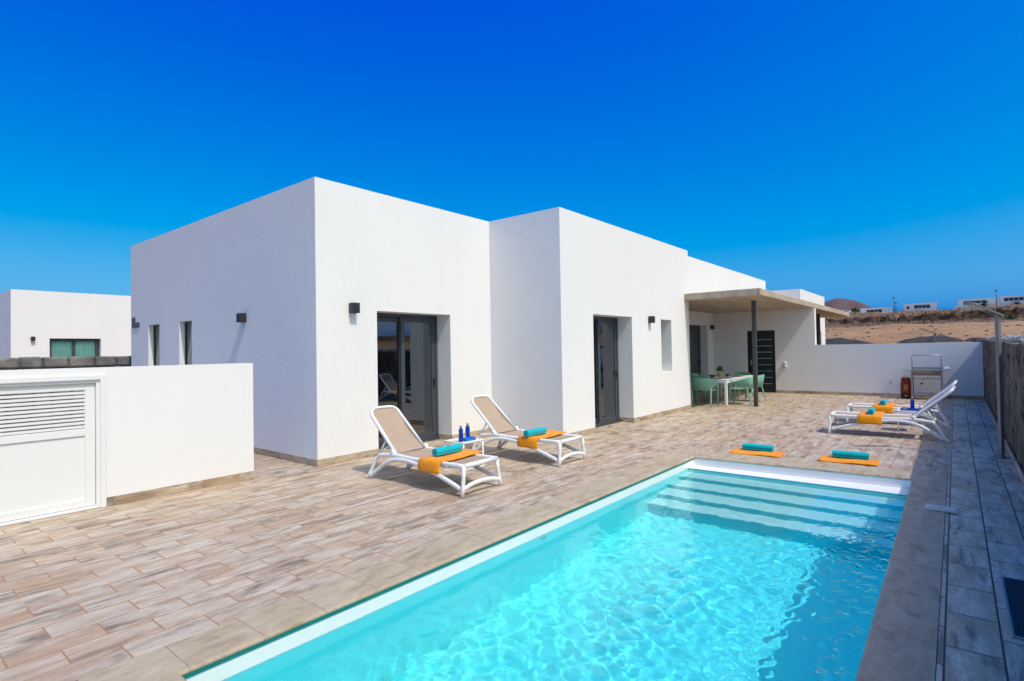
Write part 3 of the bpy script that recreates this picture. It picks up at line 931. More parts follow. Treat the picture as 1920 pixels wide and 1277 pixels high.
# ------------------------------------------------------------------ sun loungers
def make_lounger(label, group):
    """Local: y=0 foot end, y=1.72 rear feet, x across; sling at z about 0.35."""
    t = thing('sun_lounger', label, 'sun lounger', (0, 0, 0), 0, group)
    W = M['white_resin']
    hw, fw = .285, .335
    rail = spline([(0, .0, .335), (0, .45, .333), (0, .9, .325), (0, 1.25, .335), (0, 1.54, .30)], 6)
    for s in (-1, 1):
        m = MB(); m.tube([(s * hw, p.y, p.z) for p in rail], .0245, 12, (1, 1.15)); m.build('side_rail', W, t)
        m = MB(); m.tube([(s * hw, .0, .335), (s * (hw + .012), -.004, .22), (s * (hw + .035), -.012, .09), (s * fw, -.015, 0)], [.024, .023, .024, .026], 12); m.build('leg', W, t)
        m = MB(); m.tube(spline([(s * hw, 1.52, .302), (s * (hw + .012), 1.575, .25), (s * (hw + .03), 1.64, .12), (s * fw, 1.70, .012)], 5), [.024] * 15 + [.02], 12)
        m.box(s * fw - .024, s * fw + .024, 1.665, 1.735, 0, .03, .012); m.build('leg', W, t)
        arch = spline([(s * (hw + .033), .02, .085), (s * (hw + .03), .22, .148), (s * (hw + .022), .48, .218), (s * (hw + .016), .74, .272), (s * (hw + .016), 1.0, .297), (s * (hw + .018), 1.2, .282), (s * (hw + .024), 1.37, .222), (s * (hw + .032), 1.53, .118), (s * fw, 1.665, .026)], 6)
        m = MB(); m.tube(arch, .0245, 12, (1, 1.1)); m.build('arch_brace', W, t)
        m = MB(); m.tube([(s * (hw - .005), 1.25, .335), (s * (hw - .012), 1.25, .375)], .032, 12); m.ball((s * (hw - .008), 1.25, .372), .034, 6); m.build('hinge', W, t)
        m = MB(); m.tube([(s * .232, 1.44, .505), (s * .262, 1.535, .335)], .014, 8); m.tube([(s * .236, 1.37, .44), (s * .262, 1.535, .335)], .010, 8); m.build('strut', W, t)
    m = MB(); m.tube([(-hw, 0, .338), (hw, 0, .338)], .026, 12, (1, 1.1)); m.build('foot_rail', W, t)
    m = MB(); m.tube(spline([(-fw + .02, -.012, .085), (-.17, -.012, .118), (0, -.012, .130), (.17, -.012, .118), (fw - .02, -.012, .085)], 6), .02, 10, (1, 1.3)); m.build('crossbar', W, t)
    for yy, zz in ((.72, .312), (1.3, .315), (1.53, .30)):
        m = MB(); m.tube([(-hw, yy, zz), (hw, yy, zz)], .014, 8); m.build('under_brace', W, t)
    # seat sling: a shallowly sagging sheet with a hem
    m = MB(); rows = []
    n = 22
    for k in range(n + 1):
        yy = .03 + 1.20 * k / n
        zz = .349 - .010 * math.sin(PI * yy / 1.25) * 1.4
        rows.append([((j / 8 - .5) * 2 * (hw - .012), yy, zz - .010 * (1 - (j / 4 - 1) ** 2)) for j in range(9)])
    top = [[m.vert(p) for p in r] for r in rows]; bot = [[m.vert((p[0], p[1], p[2] - .004)) for p in r] for r in rows]
    for a, b, sg in ((top, top, 1), (bot, bot, -1)):
        for r0, r1 in zip(a, a[1:]):
            for j in range(8): m.face([r0[j], r0[j + 1], r1[j + 1], r1[j]][::sg], True)
    m.build('seat_sling', M['sling'], t)
    # reclined back: rounded frame and sling
    ang = R(43); u = Vector((0, math.cos(ang), math.sin(ang)))
    o = Vector((0, 1.235, .350))
    Lb = .775
    def bp(x, l, d=0.0):
        nrm = Vector((0, -math.sin(ang), math.cos(ang)))
        curve = .035 * math.sin(PI * min(l, Lb) / Lb)
        return o + u * l + nrm * (d - curve) + Vector((x, 0, 0))
    outl = round_poly([(-.245, .0), (-.232, Lb - .02), (-.12, Lb + .012), (.12, Lb + .012), (.232, Lb - .02), (.245, .0)], [.004, .10, .06, .06, .10, .004], 6)
    m = MB(); m.tube([bp(x, l) for x, l in outl], .021, 10, (1, 1.2)); m.build('back_frame', W, t)
    m = MB(); rows = []
    for k in range(19):
        l = .01 + (Lb - .012) * k / 18
        # half width from the outline
        hwid = .240 - .012 * l / Lb
        if l > Lb - .11: hwid -= .10 * ((l - (Lb - .11)) / .11) ** 2.2
        rows.append([bp((j / 8 - .5) * 2 * hwid, l, .004 - .012 * (1 - (j / 4 - 1) ** 2)) for j in range(9)])
    nrm = Vector((0, math.sin(ang), -math.cos(ang))) * .004
    top = [[m.vert(p) for p in r] for r in rows]; bot = [[m.vert(p + nrm) for p in r] for r in rows]
    for a, sg in ((top, 1), (bot, -1)):
        for r0, r1 in zip(a, a[1:]):
            for j in range(8): m.face([r0[j], r0[j + 1], r1[j + 1], r1[j]][::sg], True)
    m.build('back_sling', M['sling'], t)
    return t


LG = 'sun loungers around the pool'
L1o = make_lounger('taupe sling lounger nearest the camera, left of the little white table', LG)
L1o.location = (4.80, 4.365, 0)
dup(L1o, (6.745, 4.362, 0), R(-1), 'taupe sling lounger by the stepped white wall, right of the table with two bottles', LG)
dup(L1o, (11.985, 1.85, 0), PI, 'lounger facing away toward the retaining wall, nearer of the far pair', LG)
dup(L1o, (13.875, 1.82, 0), PI + R(.8), 'lounger facing away toward the retaining wall, farther of the far pair, nearest the barbecue', LG)


# ------------------------------------------------------------------ towels
def make_mat(L=.86, Wd=.37, drape=True, seed=1):
    """Folded orange towel: a soft slab 2 cm thick, x across; at -x it folds down over the rail."""
    m = MB(); rr = random.Random(seed)
    n = 30; rings = []
    for k in range(n + 1):
        s = L * k / n
        if drape and s < .13:
            a = .13 - s
            x = -.335 - .012 * math.sin(a / .13 * PI / 2); z = -.022 - a * .86 + .02 * (1 - a / .13)
            nx_, nz_ = -1, .25
            if s > .10: nx_, nz_ = -.7, .7
        else:
            x = -.335 + (s - (.13 if drape else 0)); z = 0.006 * math.sin(s * 9 + seed); nx_, nz_ = 0, 1
            if drape and s < .17: nx_, nz_ = -.35, .94
        ring_ = []
        wob = .006 * math.sin(s * 13 + seed)
        for (yy, h) in ((-.5, 0.001), (-.5, .010), (-.47, .020), (-.2, .023), (0, .0215), (.2, .023), (.47, .020), (.5, .010), (.5, .001)):
            hh = h + .0015 * math.sin(s * 30 + yy * 9)
            ring_.append((x + nx_ * hh, yy * Wd + wob, z + nz_ * hh))
        rings.append(ring_)
    m.loft(rings)
    return m


def make_roll(L=.44, r=.058, seed=2):
    """Rolled towel: a spiral sheet, x along the roll, resting on z=0."""
    m = MB(); rr = random.Random(seed)
    turns = 3.4; n = 96; th = .0135
    sp_in, sp_out = [], []
    for k in range(n + 1):
        a = 2 * PI * turns * k / n
        q = k / n
        rad = .010 + (r - .010) * q
        sp_out.append((rad * math.cos(-a), rad * math.sin(-a)))
        sp_in.append(((rad - th * .93) * math.cos(-a), (rad - th * .93) * math.sin(-a)))
    prof = sp_out + sp_in[::-1]
    rings = []
    for j in range(13):
        x = (j / 12 - .5) * L
        e_ = 1 - .05 * abs(j / 6 - 1) ** 6
        bulge = 1 + .02 * math.sin(j * 1.7 + seed)
        rings.append([(x + .004 * math.sin(6 * math.atan2(b, a)) * (j in (0, 12)), a * e_ * bulge, (b * e_ * bulge) * .96 + r * .955) for a, b in prof])
    m.loft(rings, caps=False)
    # spiral end faces
    N = len(prof)
    for rg_, fl in ((rings[0], 0), (rings[-1], 1)):
        ids = [m.vert(p) for p in rg_]
        for k in range(n):
            q = [ids[k], ids[k + 1], ids[N - 2 - k], ids[N - 1 - k]]
            m.face(q if fl else q[::-1])
    return m


OG, TG = 'folded orange towels', 'rolled turquoise towels'
towels = [
    # (x, y, z, rot, drape, what it lies on)
    (4.80, 4.875, .352, 0, True, 'the lounger nearest the camera'),
    (6.745, 4.885, .352, -.02, True, 'the lounger in front of the stepped white wall'),
    (11.985, 1.235, .352, .03, True, 'the nearer of the two far loungers'),
    (13.875, 1.20, .352, .0, True, 'the far lounger closest to the barbecue'),
    (8.925, 2.42, .006, R(-88.5), False, 'the tiles at the pool corner facing the house'),
    (9.02, 1.225, .006, R(-88.5), False, 'the tiles at the pool corner by the shaded walk'),
]
md, mf = make_mat(), make_mat(.70, .42, False, 3)
mesh_d = md.build('folded_towel', M['orange']); mesh_f = mf.build('folded_towel', M['orange'])
roll0 = make_roll().build('rolled_towel', M['turq'])
firstd = firstf = firstr = True
rolls = [(4.815, 4.925, .045, .0), (6.60, 4.895, .035, -.05), (11.97, 1.225, .02, .04), (13.90, 1.205, .03, .0), (9.02, 2.42, 0, R(-88.5)), (9.10, 1.20, 0, R(-88.5))]
for k, (x, y, z, a, dr, where) in enumerate(towels):
    src = mesh_d if dr else mesh_f
    if dr and firstd or (not dr and firstf):
        o = src
        if dr: firstd = False
        else: firstf = False
    else:
        o = src.copy(); COL.objects.link(o)
    if dr: o.location = (x, y, z)
    else:
        # slab runs from -.335 to .365 in local x: centre it
        o.location = (x, y, z)
    o.rotation_euler = (0, 0, a)
    tag(o, 'folded orange towel on ' + where, 'towel', OG)
    rx, ry, tilt, ra = rolls[k]
    q = roll0 if firstr else roll0.copy()
    if not firstr: COL.objects.link(q)
    firstr = False
    q.location = (rx, ry, z + .022); q.rotation_euler = (R((17, 5, 120, 40, 80, 60)[k]) * 0, 0, ra)
    tag(q, 'rolled turquoise towel lying on ' + where, 'towel', TG)


# ------------------------------------------------------------------ little sled tables, bottles, trays
def make_side_table(label):
    t = thing('side_table', label, 'side table', (0, 0, 0), 0, 'little white side tables between the loungers')
    W = M['white_resin']
    m = MB(); m.box(-.20, .20, -.20, .20, .372, .388, .006); m.build('table_top', W, t)
    for s in (-1, 1):
        m = MB(); m.tube([(-.185, s * .185, .372), (-.195, s * .190, .02), (-.18, s * .190, .010), (.18, s * .190, .010), (.195, s * .190, .02), (.185, s * .185, .372)], .0105, 8); m.build('sled_leg', W, t)
    return t
T1 = make_side_table('little white sled table holding two blue bottles between the two loungers by the house')
T1.location = (5.655, 5.455, 0); T1.rotation_euler = (0, 0, R(-3))
dup(T1, (12.80, .70, 0), R(4), 'little white sled table holding a blue tray between the two far loungers')


def bottle(loc, cap, label, waist=True, h=.225):
    t = thing('bottle', label, 'bottle', loc, 0, 'blue bottles on the side tables')
    m = MB()
    if waist: pr_ = [(.030, 0), (.034, .004), (.0345, .05), (.030, .09), (.028, .12), (.031, .155), (.0295, .172), (.018, .188), (.0145, .194), (.0145, .20)]
    else: pr_ = [(.030, 0), (.0335, .004), (.0335, .15), (.030, .165), (.021, .186), (.0175, .192), (.0175, .20)]
    m.lathe(pr_, n=24); m.build('bottle_body', M['blue_bottle'], t)
    m = MB(); m.lathe([(.0165, .2005), (.0185, .203), (.0185, .224), (.016, .229)], n=20); m.build('cap', cap, t)
    return t
bottle((5.50, 5.365, .388), M['silver'], 'waisted blue bottle with silver cap on the table nearest the camera')
bottle((5.735, 5.46, .388), M['cap_orange'], 'straight blue bottle with orange cap behind the tray on the table nearest the camera', False)
bottle((12.775, .66, .412), M['cap_orange'], 'blue bottle with orange cap on the table between the far loungers', False)


def tray(loc, rz, label, L=.27, Wd=.17):
    t = MB()
    t.box(-L / 2, L / 2, -Wd / 2, Wd / 2, 0, .008, .003)
    for (a, b, c_, d) in ((-L / 2, L / 2, -Wd / 2, -Wd / 2 + .008), (-L / 2, L / 2, Wd / 2 - .008, Wd / 2), (-L / 2, -L / 2 + .008, -Wd / 2 + .008, Wd / 2 - .008), (L / 2 - .008, L / 2, -Wd / 2 + .008, Wd / 2 - .008)):
        t.box(a, b, c_, d, .0081, .040, .003)
    o = t.build('tray', M['blue_tray'] if L < .3 else M['blue_plastic'])
    o.location = loc; o.rotation_euler = (0, 0, rz)
    return tag(o, label, 'tray', 'blue trays on the side tables')
tray((5.645, 5.365, .3885), R(-4), 'shallow bright blue tray between the two bottles', .20, .11)
tray((12.74, .665, .3885), R(88), 'dark blue tray under the single bottle between the far loungers', .34, .20)
t = MB(); t.box(-.045, .045, -.03, .03, 0, .03, .004)
o = t.build('wooden_box', plain('tan_wood', (.34, .20, .10), .6)); o.location = (12.68, .775, .3970); tag(o, 'tiny tan box in the end of the dark blue tray', 'box')


# ------------------------------------------------------------------ dining table and chairs under the canopy
tb = thing('dining_table', 'long white extending table under the concrete canopy', 'table', (16.92, 5.49, 0))
W = M['white_resin']
hx, hy = 1.30, .53
m = MB(); m.box(-hx, -.005, -hy, hy, .690, .725, .006); m.box(.005, hx, -hy, hy, .690, .725, .006); m.build('table_top', W, tb)
m = MB(); m.box(-hx + .07, hx - .07, -hy + .012, -hy + .032, .62, .689); m.box(-hx + .07, hx - .07, hy - .032, hy - .012, .62, .689); m.box(-hx + .012, -hx + .032, -hy + .07, hy - .07, .62, .689); m.box(hx - .032, hx - .012, -hy + .07, hy - .07, .62, .689); m.build('apron', W, tb)
for sx in (-1, 1):
    for sy in (-1, 1):
        m = MB(); m.box(sx * hx - (.075 if sx > 0 else -.005), sx * hx + (-.005 if sx > 0 else .075), sy * hy - (.075 if sy > 0 else -.005), sy * hy + (-.005 if sy > 0 else .075), 0, .6895, .006); m.build('leg', W, tb)


def make_chair(label):
    """Resin armchair facing +y; the back wraps round into the arms."""
    t = thing('armchair', label, 'chair', (0, 0, 0), 0, 'green armchairs around the dining table')
    G = M['green']
    m = MB()
    sh = round_poly([(-.245, -.22), (.245, -.22), (.265, .235), (-.265, .235)], .06, 5)
    m.loft([[(x, y, .425) for x, y in sh], [(x * 1.01, y * 1.01, .435) for x, y in sh], [(x, y, .447 - .006 * (1 - (y / .25) ** 2)) for x, y in sh]]); m.build('seat', G, t)
    # wrap-round shell: path from left arm front, behind, to right arm front
    path = spline([(-.290, .215), (-.292, .03), (-.275, -.15), (-.20, -.262), (0, -.298), (.20, -.262), (.275, -.15), (.292, .03), (.290, .215)], 5)
    N = len(path); rings = []
    for k, p_ in enumerate(path):
        q = k / (N - 1); bk = math.sin(PI * q) ** 1.6
        ztop = .635 + .155 * bk; zbot = .600 - .165 * min(1, bk * 1.25)
        lean = .055 * bk
        nrm = Vector((p_.x, p_.y + .02, 0)).normalized()
        th = .016 if bk > .3 else .026
        ring_ = []
        for (zz, o_) in ((zbot, 0), (zbot, th), (ztop, th), (ztop + .008, th / 2), (ztop, 0)):
            off = lean * (zz - zbot) / .3
            ring_.append((p_.x + nrm.x * (o_ + off), p_.y + nrm.y * (o_ + off), zz))
        rings.append(ring_)
    m = MB(); m.loft(rings, smooth=True); m.build('backrest', G, t)
    for s in (-1, 1):
        m = MB(); m.tube(spline([(s * .296, .205, .635), (s * .292, .225, .44), (s * .285, .262, 0)], 4), [.019] * 5 + [.017] * 3 + [.014], 8, (1.25, 1)); m.build('leg', G, t)
        m = MB(); m.tube(spline([(s * .252, -.215, .50), (s * .262, -.25, .36), (s * .285, -.335, 0)], 4), [.020] * 5 + [.018] * 3 + [.014], 8, (1.25, 1)); m.build('leg', G, t)
    return t
CH = make_chair('green armchair at the table head closest to the pool terrace')
CH.location = (15.43, 5.52, 0); CH.rotation_euler = (0, 0, -PI / 2)
for (x, y, a, l) in ((16.32, 4.80, 0.06, 'green armchair on the sunny long side of the table, left of the dark post'),
                     (17.30, 4.80, -.05, 'green armchair on the sunny long side of the table, behind the dark post'),
                     (18.60, 5.50, PI / 2, 'green armchair at the far head of the dining table by the entry door'),
                     (16.40, 6.25, PI, 'green armchair on the wall side of the table, closer to the pool terrace'),
                     (17.45, 6.25, PI, 'green armchair on the wall side of the table, closer to the entry door')):
    dup(CH, (x, y, 0), a, l)

# things on the table
ZT = .7255
pt = thing('potted_plant', 'bushy green plant in a yellow pot on the dining table', 'plant', (17.05, 5.62, ZT))
m = MB(); m.lathe([(.045, 0), (.06, .005), (.068, .11), (.072, .12), (.062, .12), (.058, .105)], n=20); m.build('pot', M['yellow'], pt)
m = MB(); rr = random.Random(4)
for k in range(170):
    a = rr.uniform(0, 2 * PI); el = rr.uniform(-.2, 1.45); d = rr.uniform(.05, .13)
    c = Vector((math.cos(a) * math.cos(el) * d, math.sin(a) * math.cos(el) * d, .19 + math.sin(el) * d * .95))
    u = Vector((rr.uniform(-1, 1), rr.uniform(-1, 1), rr.uniform(-.3, 1))).normalized() * .032; v = u.cross(Vector((rr.uniform(-1, 1), rr.uniform(-1, 1), rr.uniform(-1, 1)))).normalized() * .013
    m.poly([c - u, c + v, c + u, c - v])
m.build('foliage', M['leaf'], pt)
def bowl(loc, r, mat, label):
    m = MB(); m.lathe([(r * .45, 0), (r * .5, .004), (r * .9, .05), (r, .075), (r * .95, .075), (r * .82, .05), (r * .4, .012)], n=24)
    o = m.build('bowl', mat); o.location = loc; return tag(o, label, 'bowl')
bowl((16.55, 5.68, ZT), .10, M['redbowl'], 'dark red bowl on the dining table in front of the plant')
bowl((17.22, 5.45, ZT), .075, M['redbowl'], 'little dark red bowl right of the yellow plant pot')
for k, (x, y) in enumerate(((15.95, 5.5), (16.35, 5.22), (17.35, 5.2), (18.1, 5.5), (16.35, 5.82), (17.5, 5.85))):
    m = MB(); m.box(-.2, .2, -.14, .14, 0, .004)
    o = m.build('placemat', M['mat']); o.location = (x, y, ZT); o.rotation_euler = (0, 0, PI / 2 if k in (0, 3) else 0)
    tag(o, 'dark woven placemat before ' + ('the table head chair closest to the terrace', 'the chair left of the dark post', 'the chair behind the dark post', 'the table head chair by the entry door', 'the wall-side chair closer to the terrace', 'the wall-side chair closer to the entry door')[k], 'placemat', 'dark placemats on the dining table')
gl = thing('drinking_glass', 'clear drinking glass on the left part of the dining table', 'glass', (16.0, 5.85, ZT))
m = MB(); m.lathe([(.028, 0), (.03, .002), (.036, .13), (.034, .13), (.028, .01)], n=16); m.build('tumbler', M['glass'], gl)

# ------------------------------------------------------------------ barbecue against the end wall
bb = thing('barbecue', 'open stainless steel charcoal barbecue with tall grill lift against the end wall', 'barbecue', (20.22, .68, 0))
S = M['steel']
for sy in (-1, 1):
    m = MB()
    m.box(-.25, -.205, sy * .345 - .024, sy * .345 + .024, 0, .83, .003); m.build('leg', S, bb)
    m = MB(); m.box(.21, .25, sy * .345 - .02, sy * .345 + .02, 0, .83, .003); m.build('leg', S, bb)
    m = MB(); m.box(-.02, .02, sy * .345 - .012, sy * .345 + .012, .83, 1.20, .003); m.ball((0, sy * .345, 1.205), .018, 5); m.build('lift_post', S, bb)
    m = MB()
    m.poly([(-.24, sy * .37, .83), (.24, sy * .37, .83), (.24, sy * .565, .875), (-.24, sy * .565, .875)]); m.poly([(-.24, sy * .37, .822), (.24, sy * .37, .822), (.24, sy * .565, .867), (-.24, sy * .565, .867)])
    m.tube([(-.24, sy * .565, .871), (.24, sy * .565, .871)], .012, 8); m.build('side_shelf', S, bb)
m = MB()
m.loft([[(-.27, -.36, .84), (.27, -.36, .84), (.27, .36, .84), (-.27, .36, .84)], [(-.16, -.33, .70), (.16, -.33, .70), (.16, .33, .70), (-.16, .33, .70)]], smooth=False, caps=False)
m.poly([(-.16, -.33, .70), (.16, -.33, .70), (.16, .33, .70), (-.16, .33, .70)]); m.build('fire_tray', S, bb)
m = MB()
for k in range(24): m.box(-.26, .26, -.335 + k * .029, -.322 + k * .029, .905, .913)
for k in range(24): m.box(-.262, -.25, -.335 + k * .029, -.322 + k * .029, .85, .9045)
m.box(-.27, -.262, -.35, .35, .90, .925); m.box(.262, .27, -.35, .35, .90, .925); m.box(-.27, -.262, -.35, .35, .842, .852); m.build('grill_grid', S, bb)
m = MB(); m.tube([(0, -.345, 1.20), (0, -.345, 1.285), (0, .345, 1.285), (0, .345, 1.20)], .011, 8); m.tube([(0, -.345, 1.255), (0, -.43, 1.255)], .010, 8); m.ball((0, -.44, 1.255), .02, 5); m.build('lift_handle', S, bb)
m = MB(); m.box(-.235, -.215, -.325, .325, .60, .628, .003); m.box(-.245, -.205, -.04, .0, .615, .65, .004); m.build('tool_rail', S, bb)
m = MB(); m.box(-.24, .24, -.325, .325, .165, .185, .004); m.box(-.245, -.235, -.325, .325, .12, .21, .003); m.build('bottom_shelf', S, bb)
m = MB(); m.tube([(-.25, .06, .61), (-.26, .10, .50)], .006, 6); m.lathe([(.0, -.03), (.03, -.02), (.034, .01), (.02, .025)], (-.26, .12, .47), 14); m.build('ladle', M['black'], bb)
m = MB()
for (yy, zz, r_) in ((-.42, .905, .035), (-.49, .91, .03), (-.455, .95, .025)): m.ball((-.05, yy, zz), r_, 6)
tag(m.build('firelighter_bag', M['curtain'], None, (20.22, .68, .0)), 'crumpled white bag on the right shelf of the barbecue', 'bag')
bg = thing('charcoal_bag', 'tall red and dark brown paper charcoal bag standing left of the barbecue', 'bag', (20.28, 1.19, .001))
m = MB()
pf = lambda hy, hx, z, j=0: [(x + .006 * math.sin(9 * z + k), y, z) for k, (x, y) in enumerate([(-hx, -hy), (-hx * .96, 0), (-hx, hy), (0, hy * .9), (hx, hy), (hx, -hy), (0, -hy * .9)])]
m.loft([pf(.115, .09, 0), pf(.128, .10, .03), pf(.130, .095, .2), pf(.128, .085, .38), pf(.120, .06, .5), pf(.112, .02, .575), pf(.110, .012, .62)], smooth=True); m.build('bag_body', M['red_bag'], bg)
m = MB(); m.box(-.112, -.104, -.105, .105, .02, .17, .02); m.build('dark_panel', M['dark_bag'], bg)
m = MB(); m.box(-.1075, -.100, -.05, .05, .24, .42, .02); m.build('gold_print', M['gold'], bg)
m = MB(); m.box(-.118, -.1125, -.05, .05, .06, .11, .01); m.build('gold_print', M['gold'], bg)
m = MB(); m.tube(spline([(0, .05, .61), (-.01, .035, .66), (-.01, -.035, .66), (0, -.05, .61)], 5), .008, 6); m.build('bag_handle', M['gold'], bg)

# tap and socket on the end wall
tp = thing('garden_tap', 'tiny dark garden tap on the white end wall left of the charcoal bag', 'tap', (XE, 1.60, .445))
m = MB(); m.tube([(0, 0, 0), (-.07, 0, 0), (-.085, 0, -.03)], .010, 8); m.box(-.052, -.038, -.025, .025, .012, .022, .003); m.tube([(-.045, 0, 0), (-.045, 0, .014)], .006, 6); m.build('spout', M['black'], tp)
m = MB(); m.lathe([(.02, 0), (.02, .004)], n=14); o = m.build('flange', M['steel'], tp); o.rotation_euler = (0, -PI / 2, 0)
sk = thing('wall_socket', 'white double outdoor socket on the end wall right of the entry door', 'socket', (XE, 4.60, .985))
m = MB(); m.box(-.035, 0, -.045, .045, -.10, .10, .008); m.build('socket_box', M['white_resin'], sk)
for z in (-.05, .045):
    m = MB(); m.box(-.052, -.0352, -.036, .036, z - .036, z + .036, .006); m.build('flap', M['white_resin'], sk)
    m = MB(); m.box(-.042, -.0355, -.037, .037, z - .048, z - .037); m.build('flap_shadow', M['black'], sk)  # black strip draws the shadow under each flap

# solar lamp post beside the retaining wall
def lamp_post(loc, rz, hgt, label):
    t = thing('lamp_post', label, 'lamp post', loc, rz, 'grey solar lamp posts')
    m = MB(); m.box(-.027, .027, -.027, .027, .008, hgt, .006); m.build('pole', M['solar'], t)
    m = MB(); m.box(-.10, .10, -.09, .09, 0, .008, .002)
    for sx in (-.07, .07):
        for sy in (-.06, .06): m.lathe([(.010, .008), (.010, .016), (.006, .018)], (sx, sy, 0), 8)
    m.build('base_plate', M['solar'], t)
    a = R(22); ca, sa = math.cos(a), math.sin(a)
    m = MB()
    def bx(l0, l1, hw, z0, z1):
        P_ = lambda l, y, z: (-.02 + -l * ca - z * sa, y, hgt - .02 + l * sa + z * ca)   # head rises away along -x
        c = [P_(l, y, z) for z in (z0, z1) for l, y in ((l0, -hw), (l1, -hw), (l1, hw), (l0, hw))]
        i = [m.vert(p) for p in c]
        for q in ((3, 2, 1, 0), (4, 5, 6, 7), (0, 1, 5, 4), (1, 2, 6, 5), (2, 3, 7, 6), (3, 0, 4, 7)): m.face([i[k] for k in q])
    bx(-.07, .44, .062, 0, .028); m.build('lamp_head', M['solar'], t)
    m = MB(); bx(.02, .42, .052, .0285, .033); m.build('solar_panel', M['dark_window'], t)
    m = MB(); bx(.20, .42, .045, -.006, -.0005); m.build('lens', M['cream'], t)
    return t
lamp_post((10.47, -.475, 0), R(-48), 2.05, 'grey solar lamp post standing on the side path against the retaining wall')
lamp_post((24.2, .55, 0), R(-75), 2.0, 'small grey solar lamp post beyond the far end wall')

# ------------------------------------------------------------------ value noise for terrain shape
def vnoise(x, y, seed=0):
    xi, yi = np.floor(x).astype(np.int64), np.floor(y).astype(np.int64)
    xf, yf = x - xi, y - yi
    u, v = xf * xf * (3 - 2 * xf), yf * yf * (3 - 2 * yf)
    def h(a, b):
        n = (a * 374761393 + b * 668265263 + seed * 974711) & 0x7fffffff
        n = ((n ^ (n >> 13)) * 1274126177) & 0x7fffffff
        return ((n ^ (n >> 16)) & 0xffff) / 65535.0
    return (h(xi, yi) * (1 - u) + h(xi + 1, yi) * u) * (1 - v) + (h(xi, yi + 1) * (1 - u) + h(xi + 1, yi + 1) * u) * v
def fbm(x, y, seed=0, o=5):
    s, a, t = 0, .5, 0
    for k in range(o):
        s = s + a * vnoise(x * 2 ** k, y * 2 ** k, seed + k); t += a; a *= .5
    return s / t
def sstep(a, b, x):
    t = np.clip((x - a) / (b - a), 0, 1); return t * t * (3 - 2 * t)
def land(x, y):
    """Height of the land beyond the plot."""
    x = np.asarray(x, float); y = np.asarray(y, float)
    n1 = fbm(x * .03, y * .03, 1); n2 = fbm(x * .12, y * .12, 2); n3 = fbm(x * .45, y * .45, 3)
    xx = x + (n1 - .5) * 16 + (n2 - .5) * 5
    low = np.where(y < -.8, 1.6, -.03)
    z = low * (1 - sstep(30, 52, x)) + 1.35 * sstep(30, 52, x)
    z = z + 4.1 * sstep(46, 150, x) + 1.9 * sstep(140, 186, xx)            # track and rubble slope
    tilt = np.clip((10 - y) / 45, -1.4, 1.6)
    z = z + (1.5 + 1.6 * n2) * sstep(186.5, 190.5, xx + (n3 - .5) * 9)      # cliff
    z = z + 2.4 * sstep(191, 231, xx)                          # shoulder up to the plateau
    rough = sstep(38, 60, x) * (1 - sstep(222, 245, x))
    z = z + rough * ((n2 - .5) * .9 + (n3 - .5) * .35 * (1 + 3.0 * sstep(150, 185, x)))
    return z - .00001 * np.maximum(0, np.hypot(x, y) - 300) ** 1.2


def gridlines(*segs):
    out = []
    for a, b, s in segs: out += list(np.arange(a, b, s))
    return np.array(sorted(set(np.round(out, 3))))
gx = gridlines((-4000, -400, 600), (-400, -20, 40), (-20, -6, 3.5), (-6.1, -5.9, .1), (-5, 20.7, 4), (20.78, 20.95, .08), (21.5, 40, 2.5), (40, 150, 1.6), (150, 226, .8), (226, 300, 4), (300, 700, 50), (700, 4001, 550))
gy = gridlines((-4000, -400, 600), (-400, -60, 34), (-60, -3, 1.3), (-2.6, -.9, .5), (-.84, -.70, .06), (.4, 14.9, 1.3), (15.02, 15.2, .08), (16, 66, 1.3), (66, 400, 30), (400, 4001, 600))
GX, GY_ = np.meshgrid(gx, gy, indexing='ij')
GZ = land(GX, GY_)
pit = (GX > -6.05) & (GX < 20.85) & (GY_ > -.80) & (GY_ < 15.08)
GZ = np.where(pit, -2.6, GZ)
side = (GX <= -6.0) & (GY_ > -.8)
m = MB()
nx_, ny_ = GX.shape
V_ = np.stack([GX, GY_, GZ], -1).reshape(-1, 3)
I_ = np.arange(nx_ * ny_).reshape(nx_, ny_)
F_ = np.stack([I_[:-1, :-1], I_[1:, :-1], I_[1:, 1:], I_[:-1, 1:]], -1).reshape(-1, 4)
me = bpy.data.meshes.new('ground'); me.from_pydata(V_.tolist(), [], F_.tolist())
me.polygons.foreach_set('use_smooth', np.ones(len(me.polygons), bool)); me.materials.append(M['terrain'])
ground = bpy.data.objects.new('ground', me); COL.objects.link(ground); tag(ground, kind='structure')

# direction helper: angle (deg, + = towards the house) from +X and distance -> point on the land
def at(ang, d): return (d * math.cos(R(ang)), d * math.sin(R(ang)))

# far volcanic hill
def hill(name, cx, cy, rad, hgt, seed, base=0, mat='volcano'):
    n, k = 64, 26
    m = MB(); ids = []
    for i in range(k + 1):
        q = i / k; row = []
        for j in range(n):
            a = 2 * PI * j / n
            r_ = rad * q * (1 + .16 * math.sin(2 * a + seed) + .08 * math.sin(5 * a + 2 * seed))
            x, y = cx + r_ * math.cos(a), cy + r_ * math.sin(a)
            g = float(fbm(np.array([x * .012]), np.array([y * .012]), seed)[0])
            z = base + hgt * (math.cos(PI * min(1, q)) * .5 + .5) ** 1.15 * (.9 + .2 * g) + (g - .5) * hgt * .10
            row.append(m.vert((x, y, z)))
        ids.append(row)
    for a, b in zip(ids, ids[1:]):
        for j in range(n): m.face([a[j], b[j], b[(j + 1) % n], a[(j + 1) % n]], True)
    return tag(m.build(name, M[mat]), kind='structure')
hx_, hy_ = at(7.75, 1500); hill('hill', hx_, hy_, 215, 104, 3, 2)
